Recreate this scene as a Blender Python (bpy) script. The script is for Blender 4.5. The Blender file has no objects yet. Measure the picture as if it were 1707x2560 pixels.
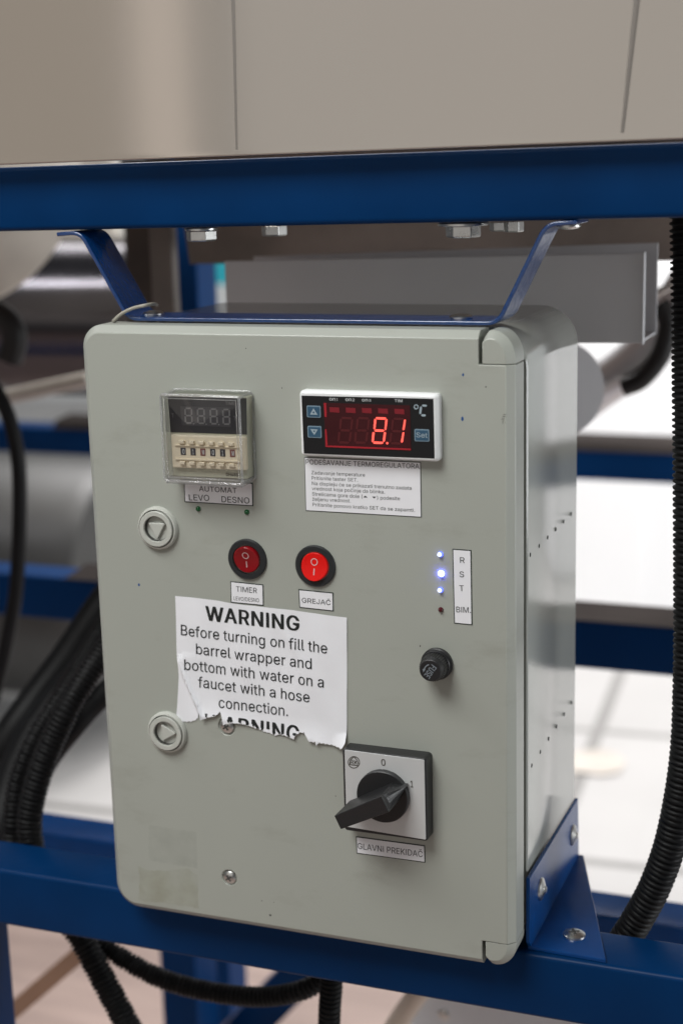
import bpy, bmesh, math, random
from math import sin, cos, pi, radians
from mathutils import Vector, Matrix
from mathutils.geometry import tessellate_polygon
random.seed(7)
S = bpy.context.scene
COL = S.collection

# ------------------------------------------------------------------ camera, light, exposure
CAM_C = Vector((0.3229, -0.7560, 0.2627))            # measured from the photograph; the door is the plane y = 0
CAM_R = Matrix(((0.9342, 0.3559, -0.0260), (0.0553, -0.2162, -0.9748), (-0.3525, 0.9092, -0.2216)))
FPX = 3863.5
cd = bpy.data.cameras.new('camera')
cam = bpy.data.objects.new('camera', cd); COL.objects.link(cam)
cd.sensor_fit = 'VERTICAL'; cd.sensor_height = 36.0; cd.lens = FPX / 2560 * 36.0
r0, r1, r2 = (Vector(CAM_R[i]).normalized() for i in range(3))
cam.matrix_world = Matrix(((r0.x, -r1.x, -r2.x, CAM_C.x), (r0.y, -r1.y, -r2.y, CAM_C.y), (r0.z, -r1.z, -r2.z, CAM_C.z), (0, 0, 0, 1)))
cd.clip_start = 0.02; cd.clip_end = 60
cd.dof.use_dof = True; cd.dof.focus_distance = 0.835; cd.dof.aperture_fstop = 5.6
S.camera = cam

w = bpy.data.worlds.new('World'); S.world = w; w.use_nodes = True
bg = w.node_tree.nodes['Background']; bg.inputs[0].default_value = (0.93, 0.96, 1.0, 1); bg.inputs[1].default_value = 0.10

def area(name, loc, target, sx, sy, power, col):
    l = bpy.data.lights.new(name, 'AREA'); l.shape = 'RECTANGLE'; l.size = sx; l.size_y = sy; l.energy = power; l.color = col
    o = bpy.data.objects.new(name, l); COL.objects.link(o); o.location = loc
    o.rotation_euler = (Vector(target) - Vector(loc)).to_track_quat('-Z', 'Y').to_euler()
    return o
area('ceiling_lamp', (-0.34, -1.12, 1.62), (0, 0, 0.05), 0.95, 0.75, 33, (0.985, 1.0, 0.98))
area('room_fill', (1.2, 1.5, 2.1), (1.2, 3.6, -0.4), 3.2, 2.0, 128, (1.0, 0.995, 0.985))
area('room_fill', (-1.0, 2.3, 2.2), (-0.9, 2.0, -0.9), 1.6, 1.4, 100, (1.0, 0.98, 0.97))  # unseen light added to brighten the floor at the left
area('side_window', (2.3, 0.42, 0.02), (0.2, 0.12, 0.0), 1.3, 0.9, 26, (0.95, 0.98, 1.0))
for x0_, x1_, pw, tint in ((-3.2, -1.49, 2.85, (1, .872, .735)), (-1.47, -1.295, 0.58, (1, .89, .80)), (-1.28, -1.20, 0.150, (1, .92, .83)), (-1.185, 1.0, 5.0, (1, .938, .872))):
    # unseen light panels added as the bright room mirrored in the steel sheet
    area('front_reflection_light', ((x0_ + x1_) / 2, -2.5, 0.75), ((x0_ + x1_) / 2, 0, 0.75), x1_ - x0_, 1.7, pw, tint)
area('ceiling_tube', (-1.65, -0.58, 2.0), (-0.5, 0.8, 0.25), 1.5, 0.10, 15, (1.0, 0.98, 1.0))
S.view_settings.view_transform = 'Standard'; S.view_settings.look = 'None'
S.view_settings.exposure = 0.0; S.view_settings.gamma = 1.0; S.view_settings.use_curve_mapping = False
S.render.engine = 'CYCLES'
S.cycles.max_bounces = 8; S.cycles.transparent_max_bounces = 12

# ------------------------------------------------------------------ measuring helpers (photo pixel -> point on a known plane)
def ray(px, py):
    return CAM_R.transposed() @ Vector(((px - 853.5) / FPX, (py - 1280) / FPX, 1.0))
def aty(px, py, y):
    d = ray(px, py); return CAM_C + d * ((y - CAM_C.y) / d.y)
def atx(px, py, x):
    d = ray(px, py); return CAM_C + d * ((x - CAM_C.x) / d.x)
def atz(px, py, z):
    d = ray(px, py); return CAM_C + d * ((z - CAM_C.z) / d.z)
def P2(px, py, y=0.0):
    p = aty(px, py, y); return (p.x, p.z)
def crop(ox, oy, s):
    return lambda x, y: (ox + x * s, oy + y * s)
def quad(K, pts, y):
    return [P2(*K(*p), y) for p in pts]

# ------------------------------------------------------------------ materials
def mat(name, col, rough=0.5, metal=0.0, var=0.0, vscale=8.0, bump=0.0, bscale=200.0, emit=0.0, coat=0.0, spec=0.5, stretch=None):
    m = bpy.data.materials.new(name); m.use_nodes = True
    nt = m.node_tree; b = nt.nodes['Principled BSDF']
    b.inputs['Base Color'].default_value = (*col, 1); b.inputs['Roughness'].default_value = rough; b.inputs['Metallic'].default_value = metal
    b.inputs['Specular IOR Level'].default_value = spec
    if coat: b.inputs['Coat Weight'].default_value = coat; b.inputs['Coat Roughness'].default_value = 0.08
    if emit: b.inputs['Emission Color'].default_value = (*col, 1); b.inputs['Emission Strength'].default_value = emit
    tc = nt.nodes.new('ShaderNodeTexCoord')
    src = tc.outputs['Object']
    if stretch:
        mp = nt.nodes.new('ShaderNodeMapping'); mp.inputs['Scale'].default_value = stretch
        nt.links.new(src, mp.inputs['Vector']); src = mp.outputs['Vector']
    if var:
        n = nt.nodes.new('ShaderNodeTexNoise'); n.inputs['Scale'].default_value = vscale; n.inputs['Detail'].default_value = 6
        nt.links.new(src, n.inputs['Vector'])
        r = nt.nodes.new('ShaderNodeValToRGB')
        r.color_ramp.elements[0].position = 0.3; r.color_ramp.elements[1].position = 0.7
        r.color_ramp.elements[0].color = (*[c * (1 - var) for c in col], 1); r.color_ramp.elements[1].color = (*[min(1, c * (1 + var)) for c in col], 1)
        nt.links.new(n.outputs['Fac'], r.inputs['Fac']); nt.links.new(r.outputs['Color'], b.inputs['Base Color'])
        mr = nt.nodes.new('ShaderNodeMapRange'); mr.inputs['To Min'].default_value = max(0.02, rough * (1 - var)); mr.inputs['To Max'].default_value = min(1, rough * (1 + var))
        nt.links.new(n.outputs['Fac'], mr.inputs['Value']); nt.links.new(mr.outputs['Result'], b.inputs['Roughness'])
    if bump:
        n2 = nt.nodes.new('ShaderNodeTexNoise'); n2.inputs['Scale'].default_value = bscale; n2.inputs['Detail'].default_value = 3
        nt.links.new(src, n2.inputs['Vector'])
        bp = nt.nodes.new('ShaderNodeBump'); bp.inputs['Strength'].default_value = bump; bp.inputs['Distance'].default_value = 0.0006
        nt.links.new(n2.outputs['Fac'], bp.inputs['Height']); nt.links.new(bp.outputs['Normal'], b.inputs['Normal'])
    return m

def dirty_paint(name, col, dirt, rough, thr=(0.56, 0.72), scale=14, fine=0.03):
    """plastic or paint with a few smudges of their own shape"""
    m = mat(name, col, rough, var=fine, vscale=5, bump=0.10, bscale=900)
    nt = m.node_tree; b = nt.nodes['Principled BSDF']
    old = b.inputs['Base Color'].links[0].from_socket
    tc = next(n for n in nt.nodes if n.type == 'TEX_COORD')
    mp = nt.nodes.new('ShaderNodeMapping'); mp.inputs['Scale'].default_value = (1.0, 1.0, 2.6)
    nt.links.new(tc.outputs['Object'], mp.inputs['Vector'])
    n = nt.nodes.new('ShaderNodeTexNoise'); n.inputs['Scale'].default_value = scale; n.inputs['Detail'].default_value = 9; n.inputs['Roughness'].default_value = 0.68
    nt.links.new(mp.outputs['Vector'], n.inputs['Vector'])
    r = nt.nodes.new('ShaderNodeMapRange'); r.inputs['From Min'].default_value = thr[0]; r.inputs['From Max'].default_value = thr[1]; r.inputs['To Max'].default_value = 0.55
    nt.links.new(n.outputs['Fac'], r.inputs['Value'])
    mx = nt.nodes.new('ShaderNodeMix'); mx.data_type = 'RGBA'
    nt.links.new(r.outputs['Result'], mx.inputs['Factor']); nt.links.new(old, mx.inputs['A']); mx.inputs['B'].default_value = (*dirt, 1)
    nt.links.new(mx.outputs['Result'], b.inputs['Base Color'])
    return m

M = {}
M['door'] = dirty_paint('grey_green_plastic', (0.385, 0.40, 0.358), (0.285, 0.285, 0.245), 0.34, thr=(0.56, 0.76))
M['body'] = mat('glossy_grey_plastic', (0.43, 0.445, 0.41), 0.11, var=0.03, vscale=6, bump=0.05, bscale=600)
M['gasket'] = mat('dark_gasket', (0.10, 0.105, 0.085), 0.6)
M['lock'] = mat('lock_plastic', (0.51, 0.52, 0.475), 0.38, var=0.03)
M['lockhole'] = mat('lock_recess', (0.30, 0.31, 0.28), 0.5)
M['blue'] = mat('blue_paint', (0.0005, 0.029, 0.110), 0.36, var=0.14, vscale=14, bump=0.12, bscale=160, spec=0.10)
M['bracketlitblue'] = mat('bracket_and_lit_beam_blue', (0.0008, 0.046, 0.19), 0.25, var=0.12, vscale=40, bump=0.15, bscale=300, spec=0.22)
M['bluegloss'] = mat('glossy_blue_paint', (0.002, 0.034, 0.14), 0.17, var=0.08, vscale=30, bump=0.30, bscale=240, spec=1.0)
M['navy'] = mat('navy_paint', (0.0006, 0.031, 0.120), 0.45, var=0.1, spec=0.10)
M['steel'] = mat('brushed_steel', (0.63, 0.59, 0.54), 0.10, metal=0.96, var=0.015, vscale=5, bump=0.008, bscale=900)
M['dark_line'] = mat('dull_dark_line', (0.22, 0.20, 0.18), 0.5, metal=0.3)
M['dirtysteel'] = mat('dirty_steel', (0.30, 0.255, 0.225), 0.5, metal=0.4, var=0.4, vscale=9)
M['strip'] = mat('brown_grey_steel', (0.042, 0.036, 0.034), 0.8, metal=0.0, spec=0.02, var=0.3, vscale=6)
M['palesteel'] = mat('pale_dull_steel', (0.56, 0.52, 0.46), 0.5, metal=0.3, var=0.12, vscale=14)
M['chrome'] = mat('chrome', (0.90, 0.90, 0.92), 0.32, metal=0.55)
M['taupe'] = mat('taupe_dull_metal', (0.19, 0.17, 0.155), 0.5, metal=0.2, var=0.2, vscale=12)
M['brown'] = mat('dark_brown_stained_metal', (0.075, 0.058, 0.050), 0.5, metal=0.2, var=0.5, vscale=10)
M['wellshade'] = mat('shade_grey_key_well', (0.055, 0.055, 0.05), 0.5)  # lock plastic darkened to paint in the shade of the deep keyhole
M['darkchrome'] = mat('dark_chrome', (0.125, 0.12, 0.13), 0.19, metal=1.0, var=0.15, vscale=5)
M['darksteel'] = mat('dark_dull_steel', (0.050, 0.050, 0.049), 0.42, metal=0.3, var=0.3, vscale=4)
M['zinc'] = mat('zinc', (0.66, 0.66, 0.64), 0.28, metal=1.0, var=0.12, vscale=120)
M['channel'] = mat('grey_channel_paint', (0.70, 0.71, 0.74), 0.42, var=0.05)
M['rubber'] = mat('black_corrugated_plastic', (0.007, 0.007, 0.0075), 0.48, var=0.2, vscale=60, spec=0.22)
M['black'] = mat('black_plastic', (0.014, 0.014, 0.015), 0.40, bump=0.15, bscale=700)
M['blackring'] = mat('black_bezel_plastic', (0.020, 0.022, 0.024), 0.36, bump=0.08, bscale=900)
M['screenblack'] = mat('black_panel_film', (0.010, 0.010, 0.011), 0.30)
M['white'] = mat('white_bezel_plastic', (0.84, 0.85, 0.85), 0.35, var=0.02)
M['paper'] = mat('paper', (0.86, 0.865, 0.90), 0.75, var=0.025, vscale=30, bump=0.12, bscale=300)
M['label'] = mat('label_paper', (0.84, 0.84, 0.87), 0.6, var=0.03, vscale=40)
M['ink'] = mat('black_ink', (0.010, 0.013, 0.013), 0.6)
M['greyink'] = mat('grey_ink', (0.035, 0.035, 0.04), 0.6)
M['fadedink'] = mat('faded_ink', (0.20, 0.20, 0.21), 0.6)
M['border'] = mat('dark_border_ink', (0.016, 0.026, 0.021), 0.6)
M['whiteink'] = mat('white_ink', (0.62, 0.65, 0.66), 0.5)
M['paleink'] = mat('pale_blue_ink', (0.34, 0.42, 0.47), 0.5)
M['fuseink'] = mat('dull_white_ink', (0.22, 0.25, 0.28), 0.5)
M['btn'] = mat('blue_button', (0.030, 0.088, 0.150), 0.45)
M['btnrim'] = mat('pale_blue_button_rim', (0.20, 0.29, 0.36), 0.45)
M['redscreen'] = mat('dark_red_filter', (0.050, 0.008, 0.010), 0.22, var=0.15, vscale=60)
M['redghost'] = mat('unlit_red_segment', (0.085, 0.011, 0.013), 0.3)
M['redblock'] = mat('red_indicator', (0.21, 0.010, 0.018), 0.4)
M['rededge'] = mat('lit_red_edge', (0.36, 0.012, 0.022), 0.4)
M['redlit'] = mat('lit_red_segment', (1.0, 0.10, 0.075), 0.4, emit=1.05)
M['rocker'] = mat('red_rocker', (0.26, 0.006, 0.010), 0.22, var=0.12, vscale=90, spec=0.3)
M['rockerlit'] = mat('lit_red_rocker', (0.62, 0.010, 0.008), 0.28, var=0.08, vscale=90, emit=0.16, spec=0.15)
M['pinkink'] = mat('pinkish_white_ink', (0.62, 0.42, 0.42), 0.5)
M['cream'] = mat('cream_plastic', (0.80, 0.71, 0.55), 0.45)
M['timerbody'] = mat('grey_beige_plastic', (0.54, 0.535, 0.43), 0.45)
M['timerblack'] = mat('dark_timer_panel', (0.030, 0.029, 0.033), 0.35)
M['timerwin'] = mat('grey_timer_window', (0.060, 0.058, 0.064), 0.35)
M['timerseg'] = mat('unlit_grey_segment', (0.20, 0.195, 0.20), 0.4)
M['wheel'] = mat('dark_thumbwheel', (0.045, 0.045, 0.055), 0.45)
M['wheelred'] = mat('brown_red_thumbwheel', (0.20, 0.060, 0.055), 0.45)
M['ledgreen'] = mat('green_led', (0.004, 0.085, 0.022), 0.15)
M['ledred'] = mat('unlit_red_led', (0.075, 0.006, 0.010), 0.15)
M['ledblue'] = mat('lit_blue_led', (0.10, 0.16, 1.0), 0.3, emit=1.6)
M['ledcore'] = mat('white_led_core', (0.72, 0.80, 1.0), 0.3, emit=1.2)
M['ledbright'] = mat('bright_blue_led', (0.10, 0.13, 1.0), 0.3, emit=22)
M['plate'] = mat('silver_plate', (0.66, 0.67, 0.67), 0.38, metal=0.25, var=0.03)
M['inkbrown'] = mat('dark_olive_ink', (0.055, 0.048, 0.035), 0.5)
M['floor'] = mat('floor_tile', (0.70, 0.68, 0.66), 0.35)
M['pinkfloor'] = mat('pinkish_wood_floor', (0.40, 0.30, 0.265), 0.4, var=0.18, vscale=4, stretch=(1, 8, 1))
M['stain'] = mat('beige_stain', (0.55, 0.50, 0.45), 0.5, var=0.15, vscale=12)
M['wall'] = mat('white_wall', (0.80, 0.83, 0.84), 0.8)
M['whitebox'] = mat('white_cabinet_paint', (0.84, 0.84, 0.85), 0.5)
M['wood'] = mat('brown_wood', (0.26, 0.15, 0.10), 0.6, var=0.2, vscale=5)
M['creamtube'] = mat('cream_tube', (0.62, 0.52, 0.44), 0.4)
M['teal'] = mat('teal_board', (0.02, 0.32, 0.40), 0.5)
M['cablegrey'] = mat('grey_cable', (0.36, 0.34, 0.29), 0.5)
M['speck_blue'] = mat('blue_speck', (0.01, 0.07, 0.25), 0.4)
M['hole'] = mat('dark_hole', (0.012, 0.012, 0.011), 0.8, spec=0.1)
M['speck_dark'] = mat('dark_speck', (0.06, 0.06, 0.055), 0.6)
M['motor'] = mat('dark_motor_paint', (0.062, 0.054, 0.058), 0.45)
M['toe'] = mat('dark_rubber', (0.012, 0.011, 0.011), 0.5)

def clear_mat(name, tint, base, edge):
    m = bpy.data.materials.new(name); m.use_nodes = True; nt = m.node_tree; nt.nodes.clear()
    out = nt.nodes.new('ShaderNodeOutputMaterial'); tr = nt.nodes.new('ShaderNodeBsdfTransparent'); gl = nt.nodes.new('ShaderNodeBsdfGlossy')
    tr.inputs[0].default_value = (*tint, 1); gl.inputs['Roughness'].default_value = 0.06; gl.inputs[0].default_value = (0.95, 0.95, 0.95, 1)
    lw = nt.nodes.new('ShaderNodeLayerWeight'); lw.inputs[0].default_value = 0.5
    mr = nt.nodes.new('ShaderNodeMapRange'); mr.inputs['To Min'].default_value = base; mr.inputs['To Max'].default_value = edge
    nt.links.new(lw.outputs['Fresnel'], mr.inputs['Value'])
    mx = nt.nodes.new('ShaderNodeMixShader'); nt.links.new(mr.outputs['Result'], mx.inputs[0]); nt.links.new(tr.outputs[0], mx.inputs[1]); nt.links.new(gl.outputs[0], mx.inputs[2])
    nt.links.new(mx.outputs[0], out.inputs[0]); return m
M['clear'] = clear_mat('clear_plastic', (0.985, 0.987, 0.985), 0.015, 0.45)

M['clearedge'] = clear_mat('clear_plastic_edge', (0.96, 0.96, 0.96), 0.06, 0.50)
nt_ = M['clearedge'].node_tree; df_ = nt_.nodes.new('ShaderNodeBsdfDiffuse'); df_.inputs[0].default_value = (0.85, 0.86, 0.86, 1)
mx_ = nt_.nodes.new('ShaderNodeMixShader'); mx_.inputs[0].default_value = 0.16; out_ = next(n for n in nt_.nodes if n.type == 'OUTPUT_MATERIAL'); old_ = out_.inputs[0].links[0].from_socket
nt_.links.new(old_, mx_.inputs[1]); nt_.links.new(df_.outputs[0], mx_.inputs[2]); nt_.links.new(mx_.outputs[0], out_.inputs[0])
def residue_mat(name, col, amount):
    m = bpy.data.materials.new(name); m.use_nodes = True; nt = m.node_tree; b = nt.nodes['Principled BSDF']
    b.inputs['Base Color'].default_value = (*col, 1); b.inputs['Roughness'].default_value = 0.4
    tc = nt.nodes.new('ShaderNodeTexCoord'); n = nt.nodes.new('ShaderNodeTexNoise'); n.inputs['Scale'].default_value = 90; n.inputs['Detail'].default_value = 6
    nt.links.new(tc.outputs['Object'], n.inputs['Vector'])
    mr = nt.nodes.new('ShaderNodeMapRange'); mr.inputs['From Min'].default_value = 0.38; mr.inputs['From Max'].default_value = 0.66; mr.inputs['To Min'].default_value = amount * 0.25; mr.inputs['To Max'].default_value = amount
    nt.links.new(n.outputs['Fac'], mr.inputs['Value']); nt.links.new(mr.outputs['Result'], b.inputs['Alpha']); return m
M['residue'] = residue_mat('yellow_tape_residue', (0.42, 0.40, 0.23), 0.20)
M['smudge'] = residue_mat('faint_smudge', (0.34, 0.35, 0.31), 0.12)

# ------------------------------------------------------------------ object helpers
def root_loc(o):
    # meshes carry world coordinates and sit at the origin; only the Empties at a thing's base have a place of their own
    return o.location.copy() if o.type == 'EMPTY' else Vector((0, 0, 0))
def link(name, me, m, parent=None, smooth=False, bevel=0.0, segs=2, angle=35):
    o = bpy.data.objects.new(name, me); COL.objects.link(o)
    if m is not None: me.materials.append(m)
    if smooth:
        for p in me.polygons: p.use_smooth = True
    if bevel:
        b = o.modifiers.new('bevel', 'BEVEL'); b.width = bevel; b.segments = segs; b.limit_method = 'ANGLE'; b.angle_limit = radians(angle); b.harden_normals = False
    if parent is not None:
        o.parent = parent; o.matrix_parent_inverse = Matrix.Translation(-root_loc(parent))
    return o
def raw(name, verts, faces, m, parent=None, **k):
    me = bpy.data.meshes.new(name); me.from_pydata([tuple(v) for v in verts], [], faces)
    bm = bmesh.new(); bm.from_mesh(me); bmesh.ops.recalc_face_normals(bm, faces=bm.faces); bm.to_mesh(me); bm.free()
    return link(name, me, m, parent, **k)
def thing(name, label, cat, loc, group=None):
    o = bpy.data.objects.new(name, None); COL.objects.link(o); o.location = loc; o.empty_display_size = 0.02
    tag(o, label, cat, group); return o
def tag(o, label, cat, group=None):
    o['label'] = label; o['category'] = cat
    if group: o['group'] = group
    return o
def loops_geo(loops, cap0=True, cap1=True, base=0):
    v = []; f = []; n = len(loops[0])
    for L in loops: v += [tuple(p) for p in L]
    for i in range(len(loops) - 1):
        for j in range(n):
            k = (j + 1) % n
            f.append((base + i * n + j, base + i * n + k, base + (i + 1) * n + k, base + (i + 1) * n + j))
    if cap0: f.append(tuple(base + j for j in range(n)))
    if cap1: f.append(tuple(base + (len(loops) - 1) * n + j for j in range(n)))
    return v, f
def loft(name, loops, m, parent=None, cap0=True, cap1=True, **k):
    v, f = loops_geo(loops, cap0, cap1); return raw(name, v, f, m, parent, **k)
def L3(pts, y): return [(p[0], y, p[1]) for p in pts]
def prism(name, pts, y0, y1, m, parent=None, **k):
    return loft(name, [L3(pts, y0), L3(pts, y1)], m, parent, **k)
def multi_prism(name, polys, y0, y1, m, parent=None, **k):
    V = []; F = []
    for p in polys:
        v, f = loops_geo([L3(p, y0), L3(p, y1)], base=len(V)); V += v; F += f
    return raw(name, V, F, m, parent, **k)
def box(name, a, b, m, parent=None, **k):
    (x0, y0, z0), (x1, y1, z1) = a, b
    return loft(name, [[(x0, y0, z0), (x1, y0, z0), (x1, y0, z1), (x0, y0, z1)], [(x0, y1, z0), (x1, y1, z0), (x1, y1, z1), (x0, y1, z1)]], m, parent, **k)
def circ(c, r, n=40, a0=0.0): return [(c[0] + r * cos(a0 + 2 * pi * i / n), c[1] + r * sin(a0 + 2 * pi * i / n)) for i in range(n)]
def rrect(x0, x1, z0, z1, r, seg=8):
    if not isinstance(r, (list, tuple)): r = [r] * 4      # order: bottom-left, bottom-right, top-right, top-left
    out = []
    for (cx, cz, a, rr) in ((x0 + r[0], z0 + r[0], pi, r[0]), (x1 - r[1], z0 + r[1], 1.5 * pi, r[1]), (x1 - r[2], z1 - r[2], 0, r[2]), (x0 + r[3], z1 - r[3], 0.5 * pi, r[3])):
        for i in range(seg + 1): out.append((cx + rr * cos(a + pi / 2 * i / seg), cz + rr * sin(a + pi / 2 * i / seg)))
    return out
def rpoly(pts, r, seg=4):
    n = len(pts); out = []
    for i in range(n):
        p = Vector(pts[i]); a = (Vector(pts[i - 1]) - p).normalized(); b = (Vector(pts[(i + 1) % n]) - p).normalized()
        ang = a.angle(b); t = r / math.tan(ang / 2); s = p + a * t; e = p + b * t
        for j in range(seg + 1):
            u = j / seg; q = s * (1 - u) ** 2 + p * 2 * u * (1 - u) + e * u ** 2; out.append((q.x, q.y))
    return out
def inset(pts, d):
    c = Vector((sum(p[0] for p in pts) / len(pts), sum(p[1] for p in pts) / len(pts))); n = len(pts); out = []
    area_ = sum(pts[i][0] * pts[(i + 1) % n][1] - pts[(i + 1) % n][0] * pts[i][1] for i in range(n))
    sg = 1 if area_ > 0 else -1
    for i in range(n):
        p = Vector(pts[i]); a = (p - Vector(pts[i - 1])); b = (Vector(pts[(i + 1) % n]) - p)
        if a.length < 1e-9: a = b
        if b.length < 1e-9: b = a
        a.normalize(); b.normalize()
        na = Vector((-a.y, a.x)) * sg; nb = Vector((-b.y, b.x)) * sg
        q = na + nb; ln = max(q.length, 0.6); q = q.normalized() * (d * min(2 / ln, 2.2))
        out.append((p.x + q.x, p.y + q.y))
    return out
def frame_axes(d):
    d = Vector(d).normalized(); up = Vector((0, 0, 1)) if abs(d.z) < 0.9 else Vector((1, 0, 0))
    u = d.cross(up).normalized(); return d, u, u.cross(d)
def lathe(name, o, d, prof, m, parent=None, n=48, smooth=True, **k):
    """prof = [(distance along d, radius)...] ends closed"""
    d, u, v = frame_axes(d); o = Vector(o)
    loops = [[o + d * h + (u * cos(2 * pi * i / n) + v * sin(2 * pi * i / n)) * r for i in range(n)] for h, r in prof]
    ob = loft(name, loops, m, parent, **k)
    if smooth: smooth_by_angle(ob)
    return ob
def smooth_by_angle(o, ang=32):
    me = o.data
    bm = bmesh.new(); bm.from_mesh(me)
    for f in bm.faces: f.smooth = True
    for e in bm.edges:
        if len(e.link_faces) == 2 and e.calc_face_angle(0) > radians(ang): e.smooth = False
    bm.to_mesh(me); bm.free()
def spline(pts, n=12):
    """Catmull-Rom through 3-D points"""
    P = [Vector(p) for p in pts]; P = [P[0] * 2 - P[1]] + P + [P[-1] * 2 - P[-2]]; out = []
    for i in range(1, len(P) - 2):
        p0, p1, p2, p3 = P[i - 1:i + 3]
        for j in range(n):
            t = j / n
            out.append(0.5 * ((2 * p1) + (p2 - p0) * t + (2 * p0 - 5 * p1 + 4 * p2 - p3) * t * t + (3 * p1 - p0 - 3 * p2 + p3) * t ** 3))
    out.append(P[-2]); return out
def resample(pts, step):
    out = [pts[0].copy()]; acc = 0.0
    for a, b in zip(pts, pts[1:]):
        L = (b - a).length; t = step - acc
        while t <= L: out.append(a.lerp(b, t / L)); t += step
        acc = (acc + L) % step
    return out
def tube(name, pts, r, m, parent=None, pitch=None, amp=0.0, n=20, step=None):
    path = spline(pts, 16)
    st = step or (pitch / 6 if pitch else r * 0.6)
    path = resample(path, st)
    up = Vector((0.13, -1, 0.21)).normalized(); loops = []
    for i, p in enumerate(path):
        d = (path[min(i + 1, len(path) - 1)] - path[max(i - 1, 0)]).normalized()
        u = d.cross(up).normalized(); v = u.cross(d)
        rr = r
        if pitch:
            ph = (i * st / pitch) % 1.0
            rr = r + amp * (1 if ph < 0.5 else -1) * (0.75 if abs(ph - 0.25) > 0.18 and abs(ph - 0.75) > 0.18 else 1)
        loops.append([p + (u * cos(2 * pi * j / n) + v * sin(2 * pi * j / n)) * rr for j in range(n)])
    o = loft(name, loops, m, parent); smooth_by_angle(o, 50); return o

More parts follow.
